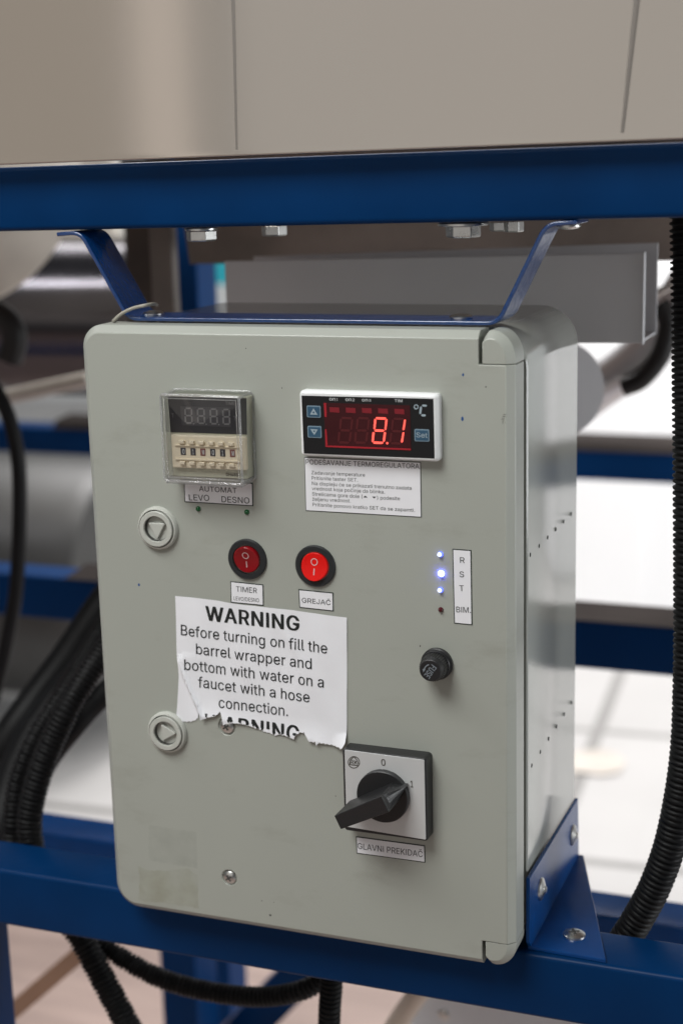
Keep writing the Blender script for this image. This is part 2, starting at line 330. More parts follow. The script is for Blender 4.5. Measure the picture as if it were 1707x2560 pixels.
# ------------------------------------------------------------------ lettering: outlines kept as numbers (thousandths of the type size)
GLYPH_DATA = """( 273 89,207 92,264 101,324 109,364 119,403 132,441 153,494 177,539 236,539 212,485 191,428 174,370 161,313 154,258 151,207 154,161 160,115 172,67 188,16 202,-19 218,-57 236,-96 177,-96 150,-46 128,4 111,55 99,106 92,156
) 273 37,-96 56,-56 72,-18 86,18 102,69 113,116 120,162 122,207 119,258 112,313 99,370 82,428 62,485 37,539 97,539 121,494 142,441 154,403 164,364 173,323 181,264 184,207 182,156 174,104 161,53 144,3 123,-47 97,-96
- 453 337,244 337,188 114,188 114,244
. 188 95,-4 78,-1 63,9 53,24 50,41 53,59 63,73 78,83 95,87 113,83 128,73 138,59 141,41 138,24 128,9 113,-1
/ 249 235,533 71,-76 14,-76 178,533
0 453 227,-7 174,1 130,24 95,62 69,113 57,155 50,202 48,254 50,306 57,353 69,395 95,447 130,484 174,508 227,516 279,508 323,484 358,447 384,395 396,353 403,306 405,254 403,202 396,155 384,113 359,62 323,24 279,1;227,50 261,56 290,74 313,103 330,144 340,194 344,254 340,314 330,365 313,405 290,435 261,453 227,460 192,453 163,435 140,405 123,365 113,314 109,254 113,194 123,144 140,103 163,74 192,56
1 453 76,0 76,55 391,55 391,0;276,509 276,0 212,0 212,448 209,448 86,358 86,427 198,509
2 453 64,0 64,47 234,229 261,257 282,282 299,305 311,327 318,348 320,371 317,397 308,419 293,436 273,449 250,457 224,460 196,457 172,447 153,433 139,413 130,390 127,362 66,362 71,405 86,442 111,473 143,496 182,511 225,516 268,511 306,497 337,474 361,445 376,411 381,372 378,345 371,318 357,290 336,259 306,223 267,180 153,60 153,57 389,57 389,0
3 453 218,-7 173,-3 133,10 98,30 70,57 52,91 44,132 109,132 115,107 126,87 144,71 165,59 191,52 219,50 248,53 275,61 297,74 315,93 325,116 329,145 326,172 316,196 299,217 275,234 242,244 201,248 157,248 157,299 288,448 288,452 70,452 70,509 372,509 372,461 211,278 211,289 264,288 308,276 344,253 371,222 387,186 393,145 387,103 370,66 344,36 309,12 266,-2
4 453 40,105 40,158 247,509 311,509 109,166 109,163 413,163 413,105;282,0 282,121 282,146 282,318 343,318 343,0
8 453 226,-7 178,-2 136,11 101,33 74,62 57,96 52,135 55,166 65,195 81,220 101,241 125,256 153,265 153,267 119,282 93,308 76,342 70,380 75,417 90,450 114,477 146,498 184,511 226,516 269,511 306,498 337,477 361,450 377,417 382,380 376,342 359,308 333,282 300,267 300,265 327,256 351,241 372,220 387,195 397,166 401,135 395,96 378,62 352,33 317,11 275,-2;226,49 258,52 285,60 307,74 323,91 333,113 337,139 333,165 322,189 305,208 283,223 256,232 226,235 196,232 169,223 147,208 130,189 119,165 115,139 119,113 129,91 145,74 167,60 195,52;226,290 252,292 274,300 293,313 307,330 316,351 319,376 316,399 308,420 294,437 275,449 252,457 226,460 200,457 177,449 159,437 145,420 136,399 133,376 136,351 145,330 159,313 178,300 201,292
A 480 16,0 201,509 276,509 463,0 395,0 287,302 276,334 264,372 250,420 232,478 245,478 228,419 213,371 201,333 191,302 85,0;110,142 110,199 370,199 370,142
B 456 60,0 60,509 241,509 289,504 329,491 359,469 381,442 394,410 398,374 395,344 387,320 373,301 356,286 336,275 315,267 315,262 339,257 363,245 385,227 402,203 414,173 418,136 413,100 400,67 377,39 344,18 301,4 247,0;125,57 245,57 296,63 330,80 349,105 355,137 352,161 342,184 327,203 306,218 279,228 248,231 125,231;125,285 238,285 265,288 288,296 308,309 323,326 333,348 336,372 330,403 313,429 283,446 240,452 125,452
D 502 219,0 96,0 96,57 215,57 272,63 318,81 354,110 379,149 394,198 399,255 394,312 379,361 354,399 320,428 275,446 221,452 93,452 93,509 225,509 273,505 315,495 353,478 399,441 433,391 449,351 458,306 462,255 458,205 449,159 433,119 411,83 384,54 351,31 312,14 268,3;125,509 125,0 60,0 60,509
E 419 60,0 60,509 372,509 372,452 125,452 125,286 355,286 355,229 125,229 125,57 375,57 375,0
F 410 60,0 60,509 369,509 369,452 125,452 125,278 346,278 346,221 125,221 125,0
G 520 269,-7 225,-3 185,7 149,25 118,49 91,79 69,116 53,157 43,203 40,254 43,305 53,352 69,393 91,429 117,459 149,484 184,501 223,512 265,516 304,513 340,504 374,489 403,469 429,445 449,416 465,384 474,349 408,349 399,372 387,393 373,411 356,427 337,439 315,448 291,454 265,456 222,450 183,432 150,404 125,364 109,314 103,254 109,194 125,145 151,105 184,76 224,59 269,53 309,57 345,71 374,93 396,123 410,160 415,202 434,199 283,199 283,256 478,256 478,200 471,141 451,91 419,50 377,19 326,0
H 517 60,0 60,509 125,509 125,289 392,289 392,509 457,509 457,0 392,0 392,232 125,232 125,0
I 185 60,0 60,509 125,509 125,0
J 396 185,-7 124,3 75,33 52,63 38,100 33,145 33,173 98,173 98,145 104,104 122,74 149,56 185,50 220,56 248,74 266,104 272,145 272,509 336,509 336,145 332,100 318,63 294,33 246,3
K 467 104,145 104,216 122,239 139,261 157,282 174,303 193,324 212,344 364,509 448,509 231,276 228,276;60,0 60,509 125,509 125,334 124,225 125,193 125,0;372,0 188,259 228,309 449,0
L 393 60,0 60,509 125,509 125,57 361,57 361,0
M 628 60,0 60,509 152,509 277,187 287,159 299,123 311,84 322,49 307,49 318,83 330,121 342,158 352,187 476,509 568,509 568,0 504,0 504,291 504,327 505,369 506,413 507,457 513,457 505,433 498,409 482,363 467,322 456,291 342,0 286,0 170,291 159,321 145,361 129,408 112,457 119,457 120,416 121,372 122,328 122,291 122,0
N 523 60,0 60,509 136,509 343,183 352,169 363,151 375,130 388,107 401,82 414,55 405,54 402,81 401,108 400,134 399,157 399,195 399,509 463,509 463,0 387,0 202,290 177,331 164,354 148,381 108,452 119,454 122,384 124,328 125,291 125,0
O 533 267,-7 225,-3 186,7 150,25 119,49 92,79 70,115 53,157 44,203 40,254 44,305 53,352 70,393 92,429 119,459 150,484 186,501 225,512 267,516 309,512 348,501 384,484 415,459 442,429 464,393 480,352 490,305 493,254 490,203 480,157 464,115 442,79 415,49 384,25 348,7 309,-3;267,53 310,59 349,76 383,105 408,144 425,194 430,254 425,314 408,365 383,404 349,433 310,450 267,456 223,450 184,433 151,404 125,364 109,314 103,254 109,194 125,144 151,105 184,76 223,59
P 445 60,0 60,509 235,509 289,503 332,487 366,462 390,430 404,391 409,348 404,304 390,265 366,233 332,207 289,191 235,186 127,186 127,242 233,242 269,246 297,256 318,272 333,294 342,319 344,348 342,376 333,402 318,423 297,439 268,449 232,452 125,452 125,0
R 449 60,0 60,509 236,509 290,504 333,489 367,465 390,433 405,395 409,352 405,309 390,271 367,240 333,217 289,203 236,198 127,198 127,255 234,255 269,258 298,267 319,281 334,300 342,324 345,352 342,380 334,405 319,425 298,440 269,449 233,452 125,452 125,0;353,0 230,229 303,229 428,0
S 447 224,-9 172,-4 128,9 91,31 64,60 46,96 38,137 104,137 110,110 123,88 142,71 166,59 194,52 224,49 257,52 286,60 311,74 329,92 341,114 346,139 342,161 332,179 316,193 296,205 272,214 245,222 184,239 128,260 86,289 60,326 52,372 58,413 75,448 102,476 138,498 180,511 227,516 275,511 316,498 351,476 377,449 394,415 401,378 337,378 326,412 302,437 267,453 225,459 194,456 167,448 145,435 129,418 118,398 115,376 119,352 131,334 148,319 169,308 191,300 212,293 264,279 287,272 312,264 336,252 359,238 379,220 395,198 405,171 408,139 403,99 386,64 360,34 323,11 278,-4
T 449 32,452 32,509 417,509 417,452 257,452 257,0 193,0 193,452
U 517 259,-8 203,-2 154,15 114,43 85,80 66,124 60,173 60,509 124,509 124,178 128,144 141,113 160,87 187,68 220,56 259,52 298,56 331,68 357,87 377,113 389,144 393,178 393,509 457,509 457,173 451,124 433,80 403,43 363,15 315,-2
V 480 204,0 16,509 84,509 192,206 203,176 215,137 230,89 248,31 235,31 252,90 267,138 279,176 290,206 395,509 463,509 278,0
W 686 155,0 16,509 82,509 163,196 170,171 175,145 187,94 192,67 197,40 189,40 194,67 200,94 205,120 211,145 224,196 306,509 380,509 462,196 468,171 474,145 486,94 492,67 497,40 488,40 493,67 499,94 504,120 510,145 523,196 603,509 670,509 530,0 455,0 368,323 359,356 351,391 344,431 336,475 350,475 342,433 335,395 327,359 318,323 230,0
Z 438 42,0 42,46 273,385 289,408 306,431 323,453 341,476 348,454 317,453 285,452 254,452 223,452 40,452 40,509 397,509 397,462 169,129 152,105 134,81 97,33 90,54 121,56 152,57 183,57 214,57 399,57 399,0
a 389 160,-9 126,-5 94,5 68,22 48,45 35,73 30,108 34,138 43,161 58,179 78,193 100,203 125,211 152,216 178,220 234,227 252,230 265,235 273,243 276,255 276,257 273,279 267,297 256,311 240,322 220,329 196,331 171,329 149,322 132,313 118,301 107,288 100,274 41,291 57,322 79,346 104,364 133,375 163,382 194,384 215,383 239,379 263,372 286,360 306,343 322,320 333,290 337,251 337,0 277,0 277,52 272,52 264,38 252,25 236,12 215,1 190,-6;170,45 202,49 228,59 248,74 263,93 272,115 276,138 276,190 270,186 259,182 246,179 231,176 200,171 175,168 154,164 134,159 117,150 103,139 95,124 92,105 94,87 102,72 114,61 130,52 149,47
b 424 229,-8 198,-5 172,4 153,17 138,31 127,46 118,59 112,59 112,0 53,0 53,509 114,509 114,319 118,319 127,331 137,346 152,360 171,373 197,381 229,384 274,378 313,361 345,332 370,293 385,245 390,189 385,133 370,84 346,45 313,16 274,-2;220,47 253,51 279,66 301,88 316,117 325,151 328,189 325,227 316,261 301,290 280,311 253,325 220,330 188,325 161,312 140,291 125,263 116,229 113,189 116,150 125,115 140,86 162,65 188,51
c 396 207,-8 159,-2 117,16 82,46 56,85 40,133 34,187 40,243 56,291 82,330 117,360 159,378 207,384 234,383 260,377 284,368 305,356 324,341 340,322 353,301 362,277 303,262 298,276 290,289 281,301 270,311 257,319 242,325 226,329 207,330 173,325 145,310 124,287 108,258 99,224 96,187 99,151 108,117 124,89 145,66 173,51 207,46 226,48 243,52 258,58 271,66 282,76 292,89 299,102 304,117 363,102 354,78 341,56 325,37 306,21 285,9 261,-1 235,-6
d 424 195,-8 151,-2 111,16 79,45 55,84 39,133 34,189 39,245 55,293 79,332 112,361 151,378 196,384 228,381 253,373 272,360 287,346 298,331 306,319 311,319 311,509 372,509 372,0 313,0 313,59 307,59 298,46 287,31 272,17 252,4 227,-5;205,47 236,51 263,65 284,86 299,115 309,150 312,189 309,229 300,263 284,291 263,312 237,325 205,330 172,325 145,311 124,290 108,261 99,227 96,189 99,151 109,117 124,88 145,66 172,51
e 404 212,-8 161,-2 117,16 82,46 56,85 40,132 34,187 39,242 55,290 81,329 115,359 157,378 205,384 236,382 266,374 294,361 319,341 341,315 357,282 368,242 371,194 371,169 75,169 75,221 338,221 310,202 307,237 298,269 283,294 263,314 237,326 205,330 173,326 146,313 125,294 109,270 99,241 96,211 96,178 100,139 110,106 128,80 151,61 179,50 212,46 234,48 254,53 271,61 285,73 297,88 306,105 365,91 353,63 335,39 311,19 283,4 249,-5
f 254 228,379 228,327 6,327 6,379;81,0 81,432 84,461 96,486 113,505 135,519 161,527 187,530 207,529 222,527 234,524 243,521 227,468 215,472 206,473 195,474 171,470 154,460 145,443 142,419 142,0
g 425 207,-151 168,-148 134,-140 105,-127 82,-110 64,-91 51,-69 101,-41 110,-53 122,-66 136,-78 154,-88 178,-95 207,-97 249,-92 282,-75 304,-47 311,-6 311,68 306,68 298,56 287,41 272,28 252,16 227,8 195,5 152,10 113,27 80,53 55,90 39,136 34,191 39,246 55,293 80,332 112,361 152,378 196,384 228,382 253,373 273,360 288,346 299,331 308,319 313,319 313,379 372,379 372,-9 367,-54 350,-90 324,-117 291,-136 251,-147;205,59 237,63 264,75 285,95 300,121 309,154 312,193 309,231 300,264 285,291 264,312 237,325 205,330 172,325 145,312 124,290 109,262 99,229 96,193 99,155 109,123 124,96 145,76 172,63
h 410 114,227 114,0 53,0 53,509 114,509 114,287 102,287 124,332 152,362 187,379 227,384 264,380 295,369 321,349 341,321 353,285 357,240 357,0 296,0 296,235 290,275 273,304 246,323 210,329 184,326 161,317 141,303 126,283 117,257
i 167 53,0 53,379 114,379 114,0;84,443 67,446 54,455 44,468 41,483 44,499 54,512 67,521 84,524 100,521 114,512 123,499 126,483 123,468 114,455 100,446
j 167 53,379 114,379 114,-30 111,-63 102,-90 86,-113 65,-129 37,-139 4,-143 -10,-143 -10,-87 2,-87 25,-83 40,-72 50,-54 53,-29;83,443 67,446 53,455 44,468 41,483 44,499 53,512 67,521 83,524 100,521 114,512 123,499 126,483 123,468 114,455 100,446
k 381 110,137 110,212 121,212 284,379 360,379 184,199 177,199;53,0 53,509 114,509 114,0;294,0 148,186 191,229 372,0
l 189 139,-2 101,3 74,20 58,47 53,84 53,509 114,509 114,99 115,77 120,62 130,54 146,52 160,53 170,54 181,3 162,-1 151,-2
m 610 53,0 53,379 112,379 112,295 108,295 118,323 132,346 151,363 172,376 195,384 219,386 257,380 287,361 309,331 321,295 312,295 322,321 337,343 357,361 381,375 407,383 437,386 468,383 497,372 522,354 541,328 553,296 557,255 557,0 496,0 496,254 490,289 473,313 447,326 419,330 395,328 374,320 358,307 345,290 338,270 335,247 335,0 274,0 274,260 269,288 253,311 229,326 199,330 178,328 158,320 140,307 126,289 117,266 114,238 114,0
n 410 114,227 114,0 53,0 53,379 112,379 112,287 102,287 124,332 152,362 187,379 227,384 264,380 295,369 321,349 341,321 353,285 357,240 357,0 296,0 296,235 290,275 273,304 246,323 210,329 184,326 161,317 141,303 126,283 117,257
o 415 207,-8 159,-2 117,16 82,46 56,85 40,133 34,187 40,243 56,291 82,330 117,360 159,378 207,384 256,378 299,360 333,330 359,291 376,243 381,187 376,133 359,85 333,46 299,16 256,-2;207,46 242,51 270,66 292,89 307,117 316,151 319,187 316,224 307,258 292,287 270,310 242,325 207,330 173,325 145,310 124,287 108,258 99,224 96,187 99,151 108,117 124,89 145,66 173,51
p 424 53,-143 53,379 112,379 112,319 118,319 126,331 137,346 152,360 171,373 197,381 229,384 274,378 313,361 345,332 370,293 385,245 390,189 385,133 370,84 346,45 313,16 274,-2 229,-8 198,-5 173,4 153,17 138,31 127,46 118,59 114,59 114,-143;220,47 253,51 279,66 301,88 316,117 325,151 328,189 325,227 316,261 301,290 280,311 253,325 220,330 188,325 161,312 140,291 125,263 116,229 113,189 116,150 125,115 140,86 162,65 188,51
r 259 53,0 53,379 112,379 112,321 115,321 130,347 152,367 181,380 213,385 229,384 243,384 243,322 230,324 219,325 207,326 182,323 159,315 140,301 126,284 117,262 114,237 114,0
s 365 182,-8 145,-5 112,3 84,18 62,38 45,63 36,94 94,107 105,79 124,60 150,49 181,45 217,50 244,62 262,81 268,103 265,121 254,136 237,147 212,155 149,170 104,186 72,208 53,237 47,274 51,305 65,332 87,354 115,370 149,381 187,384 223,381 254,372 279,358 299,339 314,316 324,290 268,277 258,298 243,316 219,328 187,333 156,329 131,317 114,299 109,277 112,258 124,243 144,232 172,223 229,209 275,194 306,171 325,142 331,107 326,75 312,47 290,24 260,6 223,-5
t 227 204,379 204,327 6,327 6,379;65,471 126,471 126,98 128,76 136,61 150,53 170,50 185,51 202,54 213,2 203,-1 192,-3 180,-4 168,-4 125,2 92,21 72,52 65,93
u 410 182,-5 146,-1 115,11 89,31 69,59 57,95 53,139 53,379 114,379 114,144 119,105 137,75 164,56 200,50 226,53 249,62 268,77 283,97 293,122 296,153 296,379 357,379 357,0 298,0 298,92 307,92 286,47 257,17 222,0
v 389 163,0 17,379 84,379 165,155 177,121 187,87 196,53 206,21 184,21 194,53 203,87 213,121 224,155 305,379 371,379 226,0
w 567 138,0 23,379 87,379 133,214 143,177 154,137 165,91 175,41 165,41 175,90 186,135 196,176 206,214 252,379 316,379 362,214 371,176 382,136 392,91 402,41 391,41 402,90 413,135 423,176 434,214 480,379 545,379 429,0 368,0 319,172 305,225 297,252 291,280 277,338 291,338 277,280 263,225 255,198 248,172 199,0
z 380 42,0 42,46 254,320 254,323 48,323 48,379 333,379 333,331 126,60 126,56 339,56 339,0
ć 396 207,-8 159,-2 117,16 82,46 56,85 40,133 34,187 40,243 56,291 82,330 117,360 159,378 207,384 234,383 260,377 284,368 305,356 324,341 340,322 353,301 362,277 303,262 298,276 290,289 281,301 270,311 257,319 242,325 226,329 207,330 173,325 145,310 124,287 108,258 99,224 96,187 99,151 108,117 124,89 145,66 173,51 207,46 226,48 243,52 258,58 271,66 282,76 292,89 299,102 304,117 363,102 354,78 341,56 325,37 306,21 285,9 261,-1 235,-6;181,429 228,529 297,529 231,429
Č 510 267,-7 225,-3 186,7 150,25 119,49 92,79 70,115 53,157 44,203 40,254 44,305 53,352 70,393 92,429 119,459 150,484 186,501 225,512 267,516 305,513 340,504 373,490 402,471 427,447 448,418 463,385 473,348 408,348 401,373 389,395 375,413 357,428 337,440 315,449 292,454 267,456 223,450 184,432 150,403 125,364 109,314 103,254 109,194 125,145 151,105 184,76 223,59 267,53 292,55 315,60 337,69 357,81 375,96 389,114 401,136 408,160 473,160 463,124 448,91 428,62 402,38 373,19 341,5 305,-4;217,659 266,599 315,659 376,659 376,656 295,565 237,565 157,656 157,659
č 396 207,-8 159,-2 117,16 82,46 56,85 40,133 34,187 40,243 56,291 82,330 117,360 159,378 207,384 234,383 260,377 284,368 305,356 324,341 340,322 353,301 362,277 303,262 298,276 290,289 281,301 270,311 257,319 242,325 226,329 207,330 173,325 145,310 124,287 108,258 99,224 96,187 99,151 108,117 124,89 145,66 173,51 207,46 226,48 243,52 258,58 271,66 282,76 292,89 299,102 304,117 363,102 354,78 341,56 325,37 306,21 285,9 261,-1 235,-6;158,529 207,469 256,529 317,529 317,526 236,435 178,435 98,526 98,529
Š 447 224,-9 172,-4 128,9 91,31 64,60 46,96 38,137 104,137 110,110 123,88 142,71 166,59 194,52 224,49 257,52 286,60 311,74 329,92 341,114 346,139 342,161 332,179 316,193 296,205 272,214 245,222 184,239 128,260 86,289 60,326 52,372 58,413 75,448 102,476 138,498 180,511 227,516 275,511 316,498 351,476 377,449 394,415 401,378 337,378 326,412 302,437 267,453 225,459 194,456 167,448 145,435 129,418 118,398 115,376 119,352 131,334 148,319 169,308 191,300 212,293 264,279 287,272 312,264 336,252 359,238 379,220 395,198 405,171 408,139 403,99 386,64 360,34 323,11 278,-4;173,659 223,599 271,659 332,659 332,656 252,565 194,565 113,656 113,659
ž 380 42,0 42,46 254,320 254,323 48,323 48,379 333,379 333,331 126,60 126,56 339,56 339,0;138,529 187,469 235,529 296,529 296,526 216,435 158,435 78,526 78,529"""
GLYPHS = {}
for line in GLYPH_DATA.strip('\n').split('\n'):
    ch, adv, rest = line[0], *line[2:].split(' ', 1)
    GLYPHS[ch] = (int(adv), [[tuple(map(int, q.split(','))) for q in s.split(' ')] for s in rest.split(';')])
GLYPHS[' '] = (188, [])
CAP = 509.0
def sarea(c): return sum(c[i][0] * c[(i + 1) % len(c)][1] - c[(i + 1) % len(c)][0] * c[i][1] for i in range(len(c))) / 2
def inside(p, c):
    r = False
    for i in range(len(c)):
        a, b = c[i - 1], c[i]
        if (a[1] > p[1]) != (b[1] > p[1]) and p[0] < (b[0] - a[0]) * (p[1] - a[1]) / (b[1] - a[1]) + a[0]: r = not r
    return r
def set_text(s, A, B, cap, bold=0.0, lean=0.0):
    """triangles of s with its baseline from A to B (x, z) and capitals of height cap; bold strokes are printed several times, shifted"""
    x = 0; glyphs = []
    for ch in s:
        adv, cs = GLYPHS[ch]
        outs = [c for c in cs if sarea(c) < 0]; holes = [c for c in cs if sarea(c) >= 0]
        for oc in outs: glyphs.append([[(px + x, py) for px, py in c] for c in [oc] + [h for h in holes if inside(h[0], oc)]])
        x += adv + bold * 1.5
    xs = [p[0] for g in glyphs for p in g[0]]; lo, hi = min(xs) - bold, max(xs) + bold
    A = Vector(A); B = Vector(B); u = (B - A) / (hi - lo); un = (B - A).normalized(); vv = Vector((-un.y, un.x)) * cap / CAP
    vv += un * (lean * cap / CAP)
    V = []; F = []; sh = [(0, 0)] if not bold else [(-bold, 0), (bold, 0), (0, bold * .5), (0, -bold * .0), (-bold * .5, bold * .5), (bold * .5, bold * .5)]
    for si, (sx, sy) in enumerate(sh):
        for gi, g in enumerate(glyphs):
            flat = [p for c in g for p in c]; b = len(V)
            for t in tessellate_polygon([[Vector((p[0], p[1], 0)) for p in c] for c in g]): F.append(tuple(b + i for i in t))
            for p in flat: q = A + u * (p[0] + sx - lo) + vv * (p[1] + sy); V.append((q.x, q.y, (gi % 2) * 0.5 + si))
    return V, F
def lettering(lines, y, m, parent, name='lettering', dy=None, post=None):
    """lines = [(text, A, B, cap, bold)]; one mesh lying at depth y (plus dy(x, z))"""
    V = []; F = []
    for ln in lines:
        v, f = set_text(*ln); b = len(V); V += v; F += [tuple(i + b for i in t) for t in f]
    me = bpy.data.meshes.new(name)
    if post: V, F = post(V, F)
    me.from_pydata([(x, y - 0.000006 * k + (dy(x, z) if dy else 0), z) for x, z, k in V], [], F)
    return link(name, me, m, parent)
def T(K, s, x0, y0, x1, y1, cap, bold=0.0, y=-0.0006, lean=0.0):
    """text line measured in a crop of the photograph: baseline ends and capital height in that crop's pixels"""
    A = P2(*K(x0, y0), y); B = P2(*K(x1, y1), y); C = P2(*K(x0, y0 - cap), y)
    return (s, A, B, (Vector(C) - Vector(A)).length, bold, lean)
# ================================================================== SETTING
FLOOR_Z = -0.88
def floor_tiles():
    m = M['floor']; nt = m.node_tree; b = nt.nodes['Principled BSDF']
    tc = nt.nodes.new('ShaderNodeTexCoord'); br = nt.nodes.new('ShaderNodeTexBrick')
    br.offset = 0.0; br.inputs['Scale'].default_value = 1.0; br.inputs['Brick Width'].default_value = 0.6; br.inputs['Row Height'].default_value = 0.6; br.inputs['Mortar Size'].default_value = 0.014
    br.inputs['Color1'].default_value = (0.57, 0.555, 0.545, 1); br.inputs['Color2'].default_value = (0.54, 0.525, 0.515, 1); br.inputs['Mortar'].default_value = (0.30, 0.29, 0.28, 1)
    mp = nt.nodes.new('ShaderNodeMapping'); mp.inputs['Rotation'].default_value = (0, 0, radians(-4)); mp.inputs['Location'].default_value = (0.12, 0.2, 0)
    nt.links.new(tc.outputs['Object'], mp.inputs[0]); nt.links.new(mp.outputs[0], br.inputs[0])
    n = nt.nodes.new('ShaderNodeTexNoise'); n.inputs['Scale'].default_value = 3; n.inputs['Detail'].default_value = 5; nt.links.new(tc.outputs['Object'], n.inputs[0])
    mx = nt.nodes.new('ShaderNodeMix'); mx.data_type = 'RGBA'; mx.blend_type = 'MULTIPLY'; mx.inputs['Factor'].default_value = 0.25
    nt.links.new(br.outputs[0], mx.inputs['A']); nt.links.new(n.outputs[0], mx.inputs['B']); nt.links.new(mx.outputs['Result'], b.inputs['Base Color'])
floor_tiles()
fl = raw('floor', [(-6, -4, FLOOR_Z), (7, -4, FLOOR_Z), (7, 7, FLOOR_Z), (-6, 7, FLOOR_Z)], [(0, 1, 2, 3)], M['floor']); fl['kind'] = 'structure'
wf = raw('wooden_floor', [(-6, -4, FLOOR_Z + 0.004), (0.9, -4, FLOOR_Z + 0.004), (0.5, atz(0, 2240, FLOOR_Z).y, FLOOR_Z + 0.004), (-6, atz(0, 2140, FLOOR_Z).y, FLOOR_Z + 0.004)], [(0, 1, 2, 3)], M['pinkfloor']); wf['kind'] = 'structure'
sx_ = [(1400, 1885), (1455, 1876), (1500, 1872), (1545, 1884), (1562, 1905), (1548, 1930), (1500, 1938), (1450, 1930), (1400, 1935)]
fs = raw('floor_stain', [tuple(atz(x, y, FLOOR_Z + 0.004)) for x, y in sx_], [tuple(range(len(sx_)))], M['stain']); fs['kind'] = 'structure'
wl = box('back_wall', (-6, 6.0, FLOOR_Z), (7, 6.15, 2.6), M['wall']); wl['kind'] = 'structure'

# ================================================================== BLUE MACHINE FRAME (one welded thing)
frame = thing('machine_frame', 'navy blue painted square tube frame carrying the control box and the steel tank', 'frame', (0, 0.04, FLOOR_Z))
def beam_box(name, x0, x1, y0, y1, z0, z1, m, tilt=0.0, r=0.003, parent=frame):
    c = rrect(y0, y1, z0, z1, r, 5)
    return_loops = [[(x, p[0], p[1] + (x * tilt)) for p in c] for x in (x0, x1)]
    o = loft(name, return_loops, m, parent); smooth_by_angle(o); return o
beam_box('upper_beam', -0.75, 0.95, 0.014, 0.056, 0.2297, 0.2655, M['blue'], tilt=0.0085)
beam_box('lower_beam', -0.75, 0.95, 0.0209, 0.0605, -0.2160, -0.1765, M['blue'])
def rear_beam(y, top_px, bot_px, depth, x0=-2.0, x1=2.2):
    zt = aty(1600, top_px, y).z; zb = aty(1600, bot_px, y).z
    return beam_box('rear_beam', x0, x1, y, y + depth, zb, zt, M['navy'])
frame_paint = M['blue']
rear_beam(1.25, 1131, 1207, 0.05)
rear_beam(0.62, 1562, 1685, 0.045)
zt = aty(1600, 2303, 0.30).z
beam_box('rear_beam', -1.2, 1.2, 0.30, 0.34, zt - 0.04, zt, M['bracketlitblue'])  # brighter blue paints in the light falling on this beam
# posts
def post(pxl, pyl, pxr, y, depth, z0, z1, m):
    a = aty(pxl, pyl, y); b = aty(pxr, pyl, y)
    return box('post', (a.x, y, z0), (b.x, y + depth, z1), m, frame, bevel=0.002)
post(437, 700, 493, 0.78, 0.050, FLOOR_Z, 0.34, M['navy'])
post(-120, 2450, -38, 0.064, 0.034, FLOOR_Z, -0.2165, M['blue'])
post(405, 2500, 492, 0.55, 0.05, FLOOR_Z, -0.30, M['navy'])
a = aty(760, 2425, 0.62); b = aty(610, 2580, 0.62)
d = (b - a).normalized(); s = Vector((d.z, 0, -d.x)) * 0.020
loft('brace', [[(q.x + k * s.x, yy, q.z + k * s.z) for yy, k in ((0.62, -1), (0.66, -1), (0.66, 1), (0.62, 1))] for q in (a - d * 0.3, b + d * 0.5)], M['blue'], frame)

# ================================================================== STEEL TANK ABOVE (front sheet with rolled edge, underside)
tank = thing('steel_tank', 'large brushed stainless tank with rolled lower edge resting on the upper blue beam', 'tank', (0, 0.3, 0.27))
def panel():
    # columns follow the two dark lines of the sheet, which lean towards each other at the foot
    y0 = 0.0020
    def tilted(x): return 0.2668 + x * 0.0085
    def line(px_top, px_bot, z):      # x of a dark line at height z
        a = aty(px_top, 0, y0); b = aty(px_bot, 360, y0); t = (z - b.z) / (a.z - b.z); return b.x + (a.x - b.x) * t
    zs = [tilted(0) + d for d in (0.0012, 0.004, 0.009, 0.011, 0.014, 0.02, 0.04, 0.07, 0.10, 0.14, 0.20, 0.30, 0.45)]
    us = [-1.2, -0.6, -0.3]; n = 56
    us += [i / n * 1.6 - 0.30 for i in range(1, n)]; us += [0.0 + k for k in (-.008, -.005, -.0025, 0, .0025, .005, .008)] + [1 + k for k in (-.008, -.005, -.0025, 0, .0025, .005, .008)]
    us += [1.35, 1.8, 2.4]; us = sorted(set(round(u, 4) for u in us))
    # slope of the sheet (gentle waves left by rolling) integrated to a depth
    def slope(u):
        return 0.006 * sin(u * 5.0)
    dep = {}; acc = 0.0; last = us[0]
    for u in us:
        k = 12
        for j in range(k): acc += slope(last + (u - last) * (j + 0.5) / k) * (u - last) / k * 0.21
        last = u; dep[u] = acc
    off = dep[min(us, key=lambda q: abs(q - 0.5))]
    V = []; F = []; rows = []
    def groove(u): return 0.0
    for z in zs:
        row = []
        for u in us:
            xa = line(582, 592, z); xb = line(1612, 1553, z); x = xa + (xb - xa) * u
            g = groove(u) * min(1, max(0, (z - zs[2]) / 0.006))
            V.append((x, y0 + dep[u] - off + g, z + x * 0.0085)); row.append(len(V) - 1)
        rows.append(row)
    # rolled lower edge
    roll = []
    R = 0.0014
    for a in (20, 40, 60, 80, 100, 125, 150, 180):
        row = []
        for u in us:
            v0 = V[rows[0][us.index(u)]]
            V.append((v0[0], v0[1] + R * (1 - cos(radians(a))) - 0.0006 * sin(radians(a)), v0[2] - R * sin(radians(a)) * 0.93)); row.append(len(V) - 1)
        roll.append(row)
    rows = roll[::-1] + rows
    for a, b in zip(rows, rows[1:]):
        for i in range(len(us) - 1): F.append((a[i], a[i + 1], b[i + 1], b[i]))
    o = raw('front_sheet', V, F, M['steel'], tank, smooth=True)
panel()
